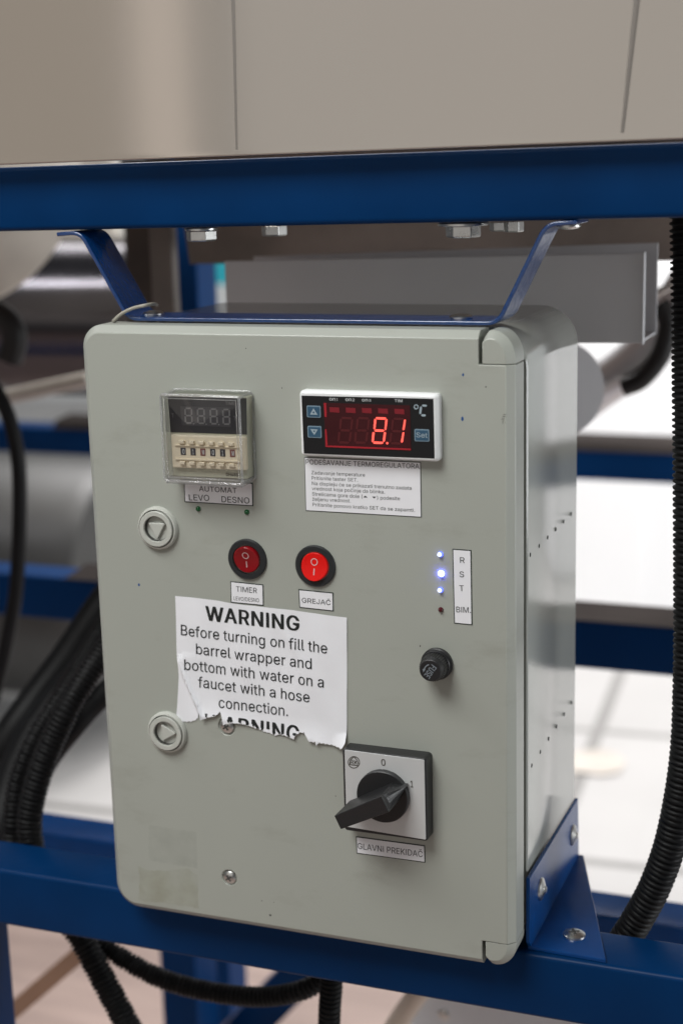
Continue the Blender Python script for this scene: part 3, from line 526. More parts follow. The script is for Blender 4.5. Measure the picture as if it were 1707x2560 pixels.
def dark_line(px_top, px_bot, py_bot):  # thin dark strip drawn along each line of the sheet
    a = aty(px_top, -500, 0.0016); b = aty(px_bot, py_bot, 0.0016); m_ = aty((px_top + px_bot) / 2 + (4 if px_top < 900 else -6), py_bot / 2 - 250, 0.0016)
    path = spline([b, m_, a], 10); V = []; F = []
    for i, p in enumerate(path):
        w_ = 0.0019 * min(1.15, 0.6 + i * 0.05)
        V += [(p.x - w_, 0.0019, p.z), (p.x - w_ * .5, 0.0015, p.z), (p.x + w_ * .5, 0.0015, p.z), (p.x + w_, 0.0019, p.z)]
        if i:
            for j in range(3): F.append((4 * i - 4 + j, 4 * i - 3 + j, 4 * i + 1 + j, 4 * i + j))
    raw('dark_line', V, F, M['dark_line'], tank, smooth=True)
dark_line(562, 592, 374); dark_line(1660, 1554, 332)
# underside and back of the tank, seen through the gap under the beam
pa = aty(470, 560, 0.36); pb = aty(1700, 560, 0.36); zl = aty(1000, 646, 0.36).z
loft('underside', [[(pa.x, 0.36, zl - 0.004), (1.3, 0.36, zl + 0.004), (1.3, 0.36, 0.60), (pa.x - 0.05, 0.36, 0.60)], [(pa.x, 0.66, zl - 0.004), (1.3, 0.66, zl + 0.004), (1.3, 0.66, 0.60), (pa.x - 0.05, 0.66, 0.60)]], M['dirtysteel'], tank)
box('floor_plate', (-0.75, 0.0575, 0.2725), (1.3, 0.66, 0.2745), M['dirtysteel'], tank)
ra = aty(-200, 400, 1.45); rb = aty(330, 900, 1.45)
tb = box('tank_back_panel', (ra.x - 0.5, 1.45, rb.z), (rb.x - 0.02, 1.48, 0.9), M['palesteel'], tank)

# ================================================================== HANGER STRAP from the beam to the top of the box
hang = thing('hanger_strap', 'bent blue steel strap hanging the grey box from the upper beam', 'bracket', (0, 0.03, 0.18))
YS0, YS1 = 0.0150, 0.0440
def strap():
    cl = [P2(142, 590, YS0), P2(200, 583, YS0), (-0.1015, 0.1790), (0.1125, 0.1790), P2(1364, 554, YS0), P2(1440, 551, YS0)]
    cl[0] = (cl[0][0], 0.2262); cl[1] = (cl[1][0], 0.2272); cl[4] = (cl[4][0], 0.2290); cl[5] = (cl[5][0], 0.2298)
    pts = []
    for i, p in enumerate(cl):
        p = Vector(p)
        if i in (0, len(cl) - 1): pts.append(p); continue
        a = (Vector(cl[i - 1]) - p).normalized(); b = (Vector(cl[i + 1]) - p).normalized(); t = 0.006
        for j in range(6):
            u = j / 5; pts.append((p + a * t) * (1 - u) ** 2 + p * 2 * u * (1 - u) + (p + b * t) * u ** 2)
    th = 0.0011; up = []; dn = []
    for i, p in enumerate(pts):
        d = (pts[min(i + 1, len(pts) - 1)] - pts[max(i - 1, 0)]).normalized(); n = Vector((-d.y, d.x))
        up.append(p + n * th); dn.append(p - n * th)
    ring = up + dn[::-1]
    V = [(p.x, y, p.y) for y in (YS0, YS1) for p in ring]; n = len(ring); h = len(pts); F = []
    for j in range(n): k = (j + 1) % n; F.append((j, k, n + k, n + j))
    for y in (0, 1):
        for j in range(h - 1): F.append((y * n + j, y * n + j + 1, y * n + n - 2 - j, y * n + n - 1 - j))
    o = raw('strap', V, F, M['bluegloss'], hang, bevel=0.0005, segs=2, angle=50); smooth_by_angle(o, 40)
strap()
def dome(name, o, d, r, h, m, parent, slot=True):
    lathe(name, o, d, [(0, r), (h * 0.35, r), (h * 0.75, r * 0.80), (h, r * 0.42), (h * 0.96, 0.0004)], m, parent, n=28)
p = atz(430, 776, 0.1802); dome('rivet', (p.x, 0.030, 0.1802), (0, 0, 1), 0.0062, 0.0022, M['zinc'], hang)
p = atz(1173, 787, 0.1802); dome('rivet', (p.x, 0.030, 0.1802), (0, 0, 1), 0.0062, 0.0022, M['zinc'], hang)
p = P2(1425, 560, 0.03); dome('rivet', (p[0], 0.026, 0.2281), (0, 0, -1), 0.0062, 0.0022, M['zinc'], hang)

# hex bolts under the upper beam
def hex_bolt(px, py_top, py_bot, y, af, washer, label, first=None):
    """head hanging below the beam; the root sits at the beam's underside"""
    x = P2(px, py_top, y)[0]; zt = P2(px, py_top, y)[1]; zb = P2(px, py_bot, y)[1]
    t = thing('hex_bolt', label, 'bolt', (x, y, zt), 'hex bolts under the upper blue beam')
    h = zt - zb
    wz = 0.0018 if washer else 0.0
    if washer: lathe('washer', (x, y, zt), (0, 0, -1), [(0, washer), (0.0016, washer)], M['zinc'], t, n=40, bevel=0.0003)
    pts = [(x + af * 0.577 * cos(radians(60 * i + 12)), y + af * 0.577 * sin(radians(60 * i + 12))) for i in range(6)]
    loft('head', [[(a, b, zt - wz) for a, b in pts], [(a, b, zb + 0.0008) for a, b in pts], [(x + (a - x) * 0.9, y + (b - y) * 0.9, zb) for a, b in pts]], M['zinc'], t, bevel=0.0003)
    return t
hex_bolt(503, 569, 603, 0.036, 0.0150, 0.0092, 'zinc hex bolt with thin washer nearest the left leg of the strap')
hex_bolt(685, 564, 590, 0.105, 0.0135, 0, 'small half hidden hex bolt head second from the left under the beam')
hex_bolt(1157, 556, 594, 0.034, 0.0160, 0.0134, 'large zinc hex bolt with the wide round washer')
hex_bolt(1248, 555, 578, 0.085, 0.0100, 0, 'dull small nut between the wide washer and the right strap leg')
hex_bolt(1283, 553, 580, 0.085, 0.0100, 0, 'bright small nut closest to the right leg of the strap')

# ================================================================== CONTROL BOX
BW, BH = 0.1250, 0.1770
box_ = thing('control_box', 'grey plastic electrical control box with displays, switches and labels on its door', 'control box', (0, 0.08, -0.1775))
box_core = M['gasket']

# body (hollow look is hidden by the door)
YB0, YB1 = 0.0295, 0.1530
def body():
    o = rrect(-BW + 0.0006, BW - 0.0002, -BH + 0.001, BH - 0.0012, [0.018, 0.02, 0.022, 0.020], 10)
    i1 = inset(o, 0.0022)
    L = [L3(i1, YB0 + 0.0), L3(inset(o, 0.0008), YB0), L3(o, YB0 + 0.0010), L3(o, YB1 - 0.004), L3(inset(o, 0.0012), YB1 - 0.0012), L3(inset(o, 0.004), YB1)]
    ob = loft('body', L, M['body'], box_); smooth_by_angle(ob, 30)
    g = rrect(-BW + 0.004, BW - 0.0040, -BH + 0.004, BH - 0.004, 0.016, 8)
    prism('gasket', g, 0.0140, YB0 + 0.0002, M['gasket'], box_)
body()
# door
CH = 0.0042; YD = 0.0205
XS = P2(1195, 880)[0]; XS2 = P2(1203.5, 880)[0]
ZS = P2(1240, 913)[1]; ZSB = P2(1250, 2359)[1]
def door():
    outer = []; inner = []
    def add(p, q): outer.append(p); inner.append(q)
    def arc(cx, cz, r, a0, seg=9):
        for i in range(seg + 1):
            a = a0 + pi / 2 * i / seg
            add((cx + r * cos(a), cz + r * sin(a)), (cx + (r - CH) * cos(a), cz + (r - CH) * sin(a)))
    r = 0.0150
    arc(-BW + r, -BH + r, r, pi)                             # bottom left
    add((XS, -BH), (XS, -BH + CH)); add((XS, ZSB), (XS, ZSB)); add((BW, ZSB), (BW - CH, ZSB))
    add((BW, ZS), (BW - CH, ZS)); add((XS, ZS), (XS, ZS)); add((XS, BH), (XS, BH - CH))
    r = 0.0130
    arc(-BW + r, BH - r, r, pi / 2)
    L = [L3(outer, YD), L3(outer, 0.0042), L3(inner, 0.0)]
    o = loft('door', L, M['door'], box_, bevel=0.00045, segs=2, angle=28); smooth_by_angle(o, 22)
    return o
DOOR = door()
def hinge_corner(top):
    s = 1 if top else -1
    z0 = (ZS + 0.0003) if top else (ZSB - 0.0003); zt = BH * s; x0 = XS2; rx = BW - x0 - 0.0044; rz = min(0.0185, abs(zt - z0) - 0.0008)
    out = []; inn = []
    def add(p, q): out.append(p); inn.append(q)
    r2 = 0.0022
    add((x0, z0), (x0, z0)); add((BW, z0), (BW - CH, z0))
    for i in range(15):
        a = pi / 2 * i / 14; add((BW - rx + rx * cos(a), s * (abs(zt) - rz + rz * sin(a))), (BW - rx + (rx - CH) * cos(a), s * (abs(zt) - rz + (rz - CH) * sin(a))))
    add((x0 + 0.0026, zt - s * 0.0004), (x0 + 0.0022, zt - s * (CH + 0.0002))); add((x0 + 0.0004, zt - s * 0.0036), (x0, zt - s * (CH + 0.0022)))
    L = [L3(out, YD + 0.001), L3(out, 0.0046), L3(inn, 0.0004)]
    o = loft('hinge_corner', L, M['door'], box_, bevel=0.0004, segs=2, angle=28); smooth_by_angle(o, 22)
hinge_corner(True); hinge_corner(False)

# vent holes along the side
for (a, b, n) in (((1325.3, 1387), (1427.7, 1285), 6), ((1329, 1914), (1428.6, 1756.5), 6)):
    pa = atx(*a, BW); pb = atx(*b, BW)
    for i in range(n):
        t = i / (n - 1); q = pa.lerp(pb, t)
        lathe('vent_hole', (BW - 0.0010, q.y, q.z), (1, 0, 0), [(0, 0.0012), (0.00092, 0.0012)], M['hole'], box_, n=16)
q = atz(268, 2062, -0.1105)
lathe('side_plug', (-BW + 0.001, 0.055, -0.112), (-1, 0, 0), [(0, 0.0085), (0.0035, 0.0085), (0.0068, 0.0045), (0.0070, 0.0003)], M['lock'], box_, n=28)

# door locks
def lock(c, rx, tri_dir):
    x, z = c
    lk = lathe('door_lock', (x, 0.0004, z), (0, -1, 0), [(0, rx), (0.0020, rx), (0.0032, rx - 0.0007), (0.0035, rx - 0.0014), (0.0012, rx - 0.0016), (0.0012, 0.001)], M['lock'], box_, n=56)
    ri = rx - 0.00215
    ring = lathe('lock_barrel', (x, -0.0015, z), (0, -1, 0), [(0, ri), (0.0024, ri), (0.0026, ri - 0.0003), (0.0026, 0.0076), (0.0016, 0.0073), (0.0016, 0.0095)], M['lock'], lk, n=56, cap0=False, cap1=False)
    lathe('key_well', (x, -0.0015, z), (0, -1, 0), [(0.0018, 0.0074), (0.0006, 0.0070), (-0.0150, 0.0066), (-0.0150, 0.0003)], M['wellshade'], lk, n=56, cap0=False)
    a0 = tri_dir
    tri = [(x + 0.0064 * cos(a0 + 2 * pi * k / 3), z + 0.0064 * sin(a0 + 2 * pi * k / 3)) for k in range(3)]
    tri = rpoly(tri, 0.0008, 3)
    loft('triangle_key', [L3(tri, 0.0135), L3(tri, -0.0024), L3(inset(tri, 0.0004), -0.0028)], M['lock'], lk)
    return lk
c1 = P2(391, 1322, -0.003); c2 = P2(415, 1833, -0.003)
lock(c1, 0.01240, -pi / 2); lock(c2, 0.01240, 0.02)
# the door has real wells behind the locks: cut by boolean so that the keys stand in a recess
def cut(objs_spec):
    V = []; F = []
    for c, r, y0, y1 in objs_spec:
        v, f = loops_geo([L3(circ(c, r, 40), y0), L3(circ(c, r, 40), y1)], base=len(V)); V += v; F += f
    return V, F
def recess(o, spec):
    V, F = cut(spec); me = bpy.data.meshes.new('cut'); me.from_pydata(V, [], F)
    bm = bmesh.new(); bm.from_mesh(me); bmesh.ops.recalc_face_normals(bm, faces=bm.faces); bm.to_mesh(me); bm.free()
    c = bpy.data.objects.new('cut', me); COL.objects.link(c)
    c.location = (0, 0, 0)
    b = o.modifiers.new('wells', 'BOOLEAN'); b.object = c; b.operation = 'DIFFERENCE'; b.solver = 'EXACT'
    o.modifiers.move(len(o.modifiers) - 1, 0)
    dg = bpy.context.evaluated_depsgraph_get(); dg.update()
    bev = [m for m in o.modifiers if m.type == 'BEVEL']
    st = [(m, m.show_viewport) for m in bev]
    for m in bev: m.show_viewport = False
    dg = bpy.context.evaluated_depsgraph_get(); dg.update()
    new = bpy.data.meshes.new_from_object(o.evaluated_get(dg))
    for m, s_ in st: m.show_viewport = s_
    o.modifiers.remove(b); o.data = new; bpy.data.objects.remove(c)
    smooth_by_angle(o, 22)
SC1 = P2(567, 1816, 0); SC2 = P2(573.5, 2194, 0)
recess(DOOR, [(c1, 0.0092, -0.01, 0.0203), (c2, 0.0092, -0.01, 0.0203), (SC1, 0.0053, -0.01, 0.0012), (SC2, 0.0047, -0.01, 0.0012)])

# phillips screws
def screw(c, r, y):
    o = lathe('screw', (c[0], y, c[1]), (0, -1, 0), [(0, r), (0.0008, r), (0.0017, r * 0.72), (0.0021, r * 0.4), (0.0022, 0.0003)], M['zinc'], box_, n=30)
    k = r * 0.52; t = r * 0.13; ang = 0.6
    polys = []
    for a in (ang, ang + pi / 2):
        u = Vector((cos(a), sin(a))) * k; v = Vector((-sin(a), cos(a))) * t; cc = Vector(c)
        polys.append([tuple(cc + s1 * u + s2 * v) for s1, s2 in ((-1, -1), (1, -1), (1, 1), (-1, 1))])
    for i, q_ in enumerate(polys): prism('cross_slot', q_, y - 0.0018, y - 0.00225 - i * 0.00003, M['speck_dark'], o)
screw(SC1, 0.0042, 0.0008); screw(SC2, 0.0040, 0.0010)

# ------------------------------------------------------------------ temperature controller
KC = crop(720, 950, 0.26786)
ctl = bpy.data.objects.new('temperature_controller', None); COL.objects.link(ctl); ctl.location = (0.049, -0.003, 0.127); ctl.parent = box_; ctl.matrix_parent_inverse = Matrix.Translation(-root_loc(box_)); ctl['label'] = 'white framed temperature display reading 8.1 in red'
ctl.empty_display_size = 0.01
def fix_parent(e): pass
YC = -0.0062
bx0, bz0 = P2(*KC(118, 700), YC); bx1, bz1 = P2(*KC(1398, 150), YC)
bz0 = 0.1093; bz1 = 0.1448
LB = [L3(rrect(bx0, bx1, bz0, bz1, 0.0022, 6), 0.0002), L3(rrect(bx0, bx1, bz0, bz1, 0.0022, 6), -0.0042), L3(rrect(bx0 + 0.0006, bx1 - 0.0018, bz0 + 0.0010, bz1 - 0.0012, 0.0015, 6), YC)]
def child_of(parent, o): o.parent = parent; o.matrix_parent_inverse = Matrix.Translation(-root_loc(parent)); return o
o = loft('bezel', LB, M['white'], ctl, bevel=0.0004, angle=25); smooth_by_angle(o, 28)
prism('black_panel', quad(KC, [(125, 146), (1353, 176), (1364, 733), (147, 685)], YC - .0002), YC + 0.0004, YC - 0.0002, M['screenblack'], ctl)
scr = prism('red_screen', quad(KC, [(331, 212), (1136, 238), (1146, 658), (350, 627)], YC - .0004), YC - 0.0001, YC - 0.0004, M['redscreen'], ctl)
multi_prism('lit_edge', [quad(KC, [(333, 214), (356, 215), (360, 345), (340, 345)], YC - .0005), quad(KC, [(343, 460), (358, 460), (368, 608), (350, 626)], YC - .0005), quad(KC, [(352, 626), (366, 611), (1142, 641), (1144, 656)], YC - .0005)], YC - 0.0003, YC - 0.00055, M['rededge'], scr)
multi_prism('indicator_blocks', [quad(KC, [(x, 254 + k), (x + 90, 258 + k), (x + 94, 306 + k), (x + 3, 300 + k)], YC - .0005) for x, k in ((386, 0), (537, 4), (687, 7), (838, 11), (990, 15))], YC - 0.0003, YC - 0.00055, M['redblock'], scr)
SEG8 = {'a': [(822, 346), (908, 350), (914, 358), (903, 371), (824, 367), (815, 357)], 'f': [(807, 362), (822, 373), (813, 452), (803, 464), (795, 452), (802, 368)],
        'b': [(906, 374), (921, 364), (926, 372), (914, 462), (906, 470), (898, 458)], 'g': [(814, 461), (888, 464), (897, 473), (886, 484), (812, 482), (803, 472)],
        'e': [(792, 486), (806, 492), (797, 572), (784, 582), (779, 572), (785, 492)], 'c': [(893, 488), (909, 486), (911, 496), (902, 570), (890, 580), (882, 568)],
        'd': [(800, 574), (880, 578), (888, 588), (876, 598), (800, 596), (791, 586)]}
LIT = list(SEG8.values()) + [[(1080, 372), (1094, 369), (1096, 380), (1084, 462), (1074, 470), (1066, 460)], [(1066, 490), (1080, 487), (1081, 498), (1070, 578), (1058, 586), (1050, 576)]]
DOT = [(923 + 11 * cos(a * pi / 6), 590 + 11 * sin(a * pi / 6)) for a in range(12)]
multi_prism('lit_digits', [quad(KC, q_, YC - .0006) for q_ in LIT + [DOT]], YC - 0.0003, YC - 0.0006, M['redlit'], scr)
gh = []
for dx, dy in ((-318, -2), (-163, -1)): gh += [[(x + dx, y + dy) for x, y in s] for s in SEG8.values()]
gh += [[(x + 165, y + 6) for x, y in SEG8[k]] for k in 'afgde']
multi_prism('unlit_digits', [quad(KC, q_, YC - .0005) for q_ in gh], YC - 0.0003, YC - 0.0005, M['redghost'], scr)
def button(name, q_, parent):
    pts = quad(KC, q_, YC - .0006)
    b = prism(name, rpoly(pts, 0.0008), YC - 0.0001, YC - 0.0006, M['btnrim'], parent)
    prism('key_face', rpoly(inset(pts, 0.00055), 0.0004), YC - 0.0003, YC - 0.0008, M['btn'], b)
    return b
def tri_outline(pts, wdt, y, m, parent):
    P = [P2(*KC(*p), y) for p in pts]; I = inset(P, wdt); Q = []
    for i in range(3): j = (i + 1) % 3; Q.append([P[i], P[j], I[j], I[i]])
    multi_prism('arrow', Q, y + 0.0003, y, m, parent)
b = button('up_button', [(172, 238), (302, 243), (304, 353), (176, 348)], ctl); tri_outline([(236, 265), (273, 325), (204, 322)], 0.0007, YC - 0.00095, M['paleink'], b)
b = button('down_button', [(180, 428), (309, 432), (313, 542), (184, 537)], ctl); tri_outline([(207, 458), (276, 462), (244, 513)], 0.0007, YC - 0.00095, M['paleink'], b)
b = button('set_button', [(1177, 458), (1313, 462), (1317, 576), (1179, 571)], ctl); lettering([T(KC, 'Set', 1194, 535, 1298, 540, 46, 12, YC - .001)], YC - 0.00095, M['paleink'], b)
lettering([T(KC, 'on', 386, 190, 443, 192, 32, 8, YC), T(KC, '1', 453, 192, 465, 193, 24, 6, YC), T(KC, 'on', 537, 195, 593, 197, 32, 8, YC), T(KC, '2', 602, 197, 621, 198, 24, 6, YC), T(KC, 'on', 690, 199, 745, 201, 32, 8, YC), T(KC, '3', 753, 201, 775, 202, 24, 6, YC), T(KC, 'TIM', 994, 206, 1068, 208, 27, 6, YC)], YC - 0.0003, M['whiteink'], ctl)
rg = []
for i in range(14):
    a = 2 * pi * i / 14; c_ = 2 * pi * (i + 1) / 14
    rg.append([(1193 + r_ * cos(t_) * 0.95, 251 + r_ * sin(t_)) for r_, t_ in ((14, a), (14, c_), (24, c_), (24, a))])
rg += [[(1246, 238), (1254, 229), (1290, 231), (1294, 240), (1288, 249), (1254, 247)], [(1233, 247), (1244, 249), (1248, 258), (1240, 312), (1230, 320), (1222, 310), (1228, 256)], [(1238, 328), (1248, 319), (1279, 321), (1284, 331), (1276, 341), (1246, 339)]]
multi_prism('degree_sign', [quad(KC, q_, YC - .0003) for q_ in rg], YC - 0.0001, YC - 0.00035, M['paleink'], ctl)

# ------------------------------------------------------------------ digital timer under a clear cover
KT = crop(350, 930, 0.2551)
tmr = bpy.data.objects.new('digital_timer', None); COL.objects.link(tmr); tmr.location = (-0.045, -0.006, 0.115); child_of(box_, tmr); tmr.empty_display_size = 0.01; tmr['label'] = 'cream digital timer with thumbwheels under a clear plastic cover'
YT = -0.0085
prism('timer_body', quad(KT, [(270, 224), (1044, 246), (1052, 1050), (322, 1022)], YT), 0.0001, YT, M['timerbody'], tmr, bevel=0.0006)
dsp = prism('display_panel', quad(KT, [(275, 240), (1040, 258), (1046, 613), (300, 590)], YT - .0003), YT + 0.0002, YT - 0.0003, M['timerblack'], tmr)
prism('display_window', quad(KT, [(395, 337), (882, 352), (892, 541), (412, 522)], YT - .0005), YT - 0.0001, YT - 0.0005, M['timerwin'], dsp)
sg = []
def d8(x0, y0, w_, h_, t):
    xm = x0 + w_; ym = y0 + h_ / 2; yb = y0 + h_
    sk = 0.02
    R_ = lambda xa, ya, xb, yb_: [(xa, ya), (xb, ya), (xb, yb_), (xa, yb_)]
    return [R_(x0 + t, y0, xm - t, y0 + t), R_(x0 + t, ym - t / 2, xm - t, ym + t / 2), R_(x0 + t, yb - t, xm - t, yb), R_(x0, y0 + t, x0 + t, ym - t / 2), R_(xm - t, y0 + t, xm, ym - t / 2), R_(x0, ym + t / 2, x0 + t, yb - t), R_(xm - t, ym + t / 2, xm, yb - t)]
for i, x in enumerate((434, 556, 680, 803)):
    sg += [[(a + (b_ - 350) * 0.04, b_) for a, b_ in q_] for q_ in d8(x, 349 + i * 4, 78, 158, 15)]
    if i < 3: sg.append([(x + 92 + 7 * cos(k), 508 + i * 4 + 7 * sin(k)) for k in (0, 1.05, 2.1, 3.14, 4.2, 5.2)])
multi_prism('unlit_digits', [quad(KT, q_, YT - .0007) for q_ in sg], YT - 0.0003, YT - 0.0007, M['timerseg'], dsp)
lettering([T(KT, 'TIME', 842, 320, 932, 322, 30, 6, YT), T(KT, 'T', 318, 446, 340, 446, 40, 0, YT), T(KT, 'T', 922, 472, 946, 472, 40, 0, YT)], YT - 0.0005, M['timerseg'], dsp)
lettering([T(KT, 'DH48S-S', 848, 1018, 1010, 1024, 30, 14, YT)], YT - 0.0003, M['ink'], tmr, name='type_lettering')
thw = prism('thumbwheel_block', quad(KT, [(303, 614), (1028, 640), (1042, 966), (322, 936)], YT - .003), YT + 0.0002, YT - 0.0032, M['cream'], tmr, bevel=0.0006)
prism('wheel_recess', quad(KT, [(343, 722), (966, 746), (972, 878), (346, 850)], YT - .0034), YT - 0.003, YT - 0.0034, M['cream'], thw)
for i, ch in enumerate('01M01M'):
    x = 397 + i * 96.5; y = 742 + i * 3.6
    wl_ = prism('thumbwheel', quad(KT, [(x, y), (x + 50, y + 2), (x + 53, y + 73), (x + 4, y + 71)], YT - .0036), YT - 0.0032, YT - 0.0036, M['wheelred' if ch == 'M' else 'wheel'], thw)
    lettering([T(KT, ch, x + 20, y + 62, x + (42 if ch != '1' else 34), y + 62.5, 48, 14, YT - .004)], YT - 0.0038, M['whiteink'], thw)
    for kx, ky in ((368, 672), (378, 876)):
        bx, by = kx + i * 96, ky + i * 4.6
        prism('wheel_key', quad(KT, [(bx, by), (bx + 56, by + 2), (bx + 58, by + 37), (bx + 2, by + 35)], YT - .0055), YT - 0.003, YT - 0.0050, M['cream'], thw, bevel=0.0004)
multi_prism('ledge', [quad(KT, [(338, 712), (966, 738), (967, 746), (340, 722)], YT - .004), quad(KT, [(344, 846), (972, 874), (973, 886), (346, 858)], YT - .004)], YT - 0.003, YT - 0.0042, M['cream'], thw)
YV = -0.0165
cx0, cz1 = P2(*KT(184, 208), YV); cx1, cz0 = P2(*KT(1010, 1108), YV)
cz1 = (cz1 + P2(*KT(1000, 240), YV)[1]) / 2; cz0 = (cz0 + P2(*KT(228, 1082), YV)[1]) / 2
def cover(): 
    A = rrect(cx0, cx1, cz0, cz1, 0.0022, 6)
    L = [L3(inset(A, -0.0004), -0.0003), L3(A, YV + 0.0012), L3(inset(A, 0.0009), YV + 0.0002), L3(inset(A, 0.0014), YV)]
    o = loft('clear_cover', L, M['clear'], tmr, cap0=False); smooth_by_angle(o, 25)
    B = inset(A, 0.0016); L = [L3(B, -0.0003), L3(B, YV + 0.0024), L3(inset(B, 0.0007), YV + 0.0017)]
    o2 = loft('inner_wall', L, M['clear'], o, cap0=False, cap1=False); smooth_by_angle(o2, 25)
    def edge_ring(name, pts, y, r):
        path = [Vector((p[0], y, p[1])) for p in pts]; n = len(path); V = []; F = []
        for i, p in enumerate(path):
            d = (path[(i + 1) % n] - path[i - 1]).normalized(); nn = Vector((-d.z, 0, d.x))
            for k in range(8): V.append(p + nn * r * cos(k * pi / 4) + Vector((0, r * sin(k * pi / 4), 0)))
        for i in range(n):
            for k in range(8): F.append((i * 8 + k, i * 8 + (k + 1) % 8, ((i + 1) % n) * 8 + (k + 1) % 8, ((i + 1) % n) * 8 + k))
        raw(name, V, F, M['clearedge'], o, smooth=True)
    edge_ring('front_edge', inset(A, 0.0006), YV + 0.0006, 0.00075)
    edge_ring('front_edge', inset(A, 0.0026), YV + 0.0008, 0.00030)
    edge_ring('foot_edge', inset(A, -0.0003), -0.0009, 0.00060)
    for (cx_, cz_) in ((cx0 + .0012, cz0 + .0012), (cx1 - .0012, cz0 + .0012), (cx1 - .0012, cz1 - .0012), (cx0 + .0012, cz1 - .0012)):
        tube('corner_edge', [(cx_, -0.0008, cz_), (cx_, -0.008, cz_), (cx_, YV + 0.0008, cz_)], 0.0009, M['clearedge'], o, n=10, step=0.003)
    prism('lower_skirt', rrect(cx0 + 0.001, cx1 - 0.001, cz0 - 0.0012, cz0 + 0.0016, 0.0005, 3), -0.0016, YV + 0.0012, M['clearedge'], o)
cover()

# ------------------------------------------------------------------ printed labels
def sticker(q_, K, lines, label, ink='ink', bw=0.00055):
    pts = quad(K, q_, -.0003)
    s = prism('printed_label', pts, 0.0002, -0.00022, M['border'], box_)
    s['label'] = label
    prism('label_face', inset(pts, bw), 0.0, -0.00034, M['label'], s)
    if lines: lettering([T(K, *l, y=-.0005) for l in lines], -0.00042, M[ink], s)
    return s
KL = crop(320, 1230, 0.2551); KR = crop(700, 1320, 0.33163); KW = crop(340, 1460, 0.35714); KS = crop(800, 1820, 0.20408); KK = crop(560, 1340, 0.19133)
sticker([(430, 1052), (1104, 1088), (1109, 1316), (436, 1275)], KT, [('AUTOMAT', 580, 1168, 948, 1187, 50, 2), ('LEVO', 482, 1258, 680, 1264, 58, 2), ('DESNO', 800, 1276, 1073, 1290, 58, 2)], 'white label reading AUTOMAT LEVO DESNO')
st = sticker([(150, 719), (1236, 766), (1243, 1283), (163, 1221)], KC, [
    ('PODEŠAVANJE TERMOREGULATORA', 166, 786, 1222, 829, 45, 0), ('Zadavanje temperature', 218, 880, 716, 903, 32, 0), ('Pritisnite taster SET.', 220, 930, 650, 950, 32, 0),
    ('Na displeju će se prikazati trenutno zadata', 222, 980, 1150, 1026, 32, 0), ('vrednost koja počinje da blinka.', 222, 1028, 901, 1062, 32, 0),
    ('Strelicama gore dole (', 224, 1078, 694, 1104, 32, 0), (') podesite', 828, 1114, 1042, 1122, 32, 0), ('željenu vrednost.', 226, 1128, 583, 1144, 32, 0), ('Pritisnite ponovo kratko SET da se zapamti.', 228, 1178, 1180, 1232, 32, 0)],
    'white instruction label with several lines below the temperature display', bw=0.0004)
multi_prism('arrow_marks', [quad(KC, [(699, 1096), (739, 1098), (719, 1080)], -.0005), quad(KC, [(782, 1088), (820, 1090), (801, 1106)], -.0005)], -0.0003, -0.00045, M['ink'], st)
sticker([(1002, 874), (1326, 908), (1329, 1116), (1008, 1084)], KL, [('TIMER', 1060, 976, 1264, 993, 52, 2), ('LEVO/DESNO', 1036, 1060, 1284, 1082, 38, 0)], 'white label reading TIMER', ink='greyink')
sticker([(137, 462), (400, 488), (403, 629), (145, 601)], KR, [('GREJAČ', 164, 562, 380, 582, 36, 1)], 'white label reading GREJAC', ink='greyink')
sticker([(1296, 157), (1439, 167), (1447, 733), (1309, 720)], KR, [('R', 1354, 263, 1389, 265, 43, 1), ('S', 1350, 370, 1384, 372, 43, 1), ('T', 1350, 475, 1384, 476, 43, 1), ('BIM.', 1326, 635, 1436, 641, 42, 1)], 'tall narrow label reading R S T BIM')
sticker([(437, 1328), (1281, 1440), (1286, 1652), (444, 1537)], KS, [('GLAVNI PREKIDAČ', 460, 1480, 1254, 1584, 72, 1)], 'white label reading GLAVNI PREKIDAC', ink='greyink')

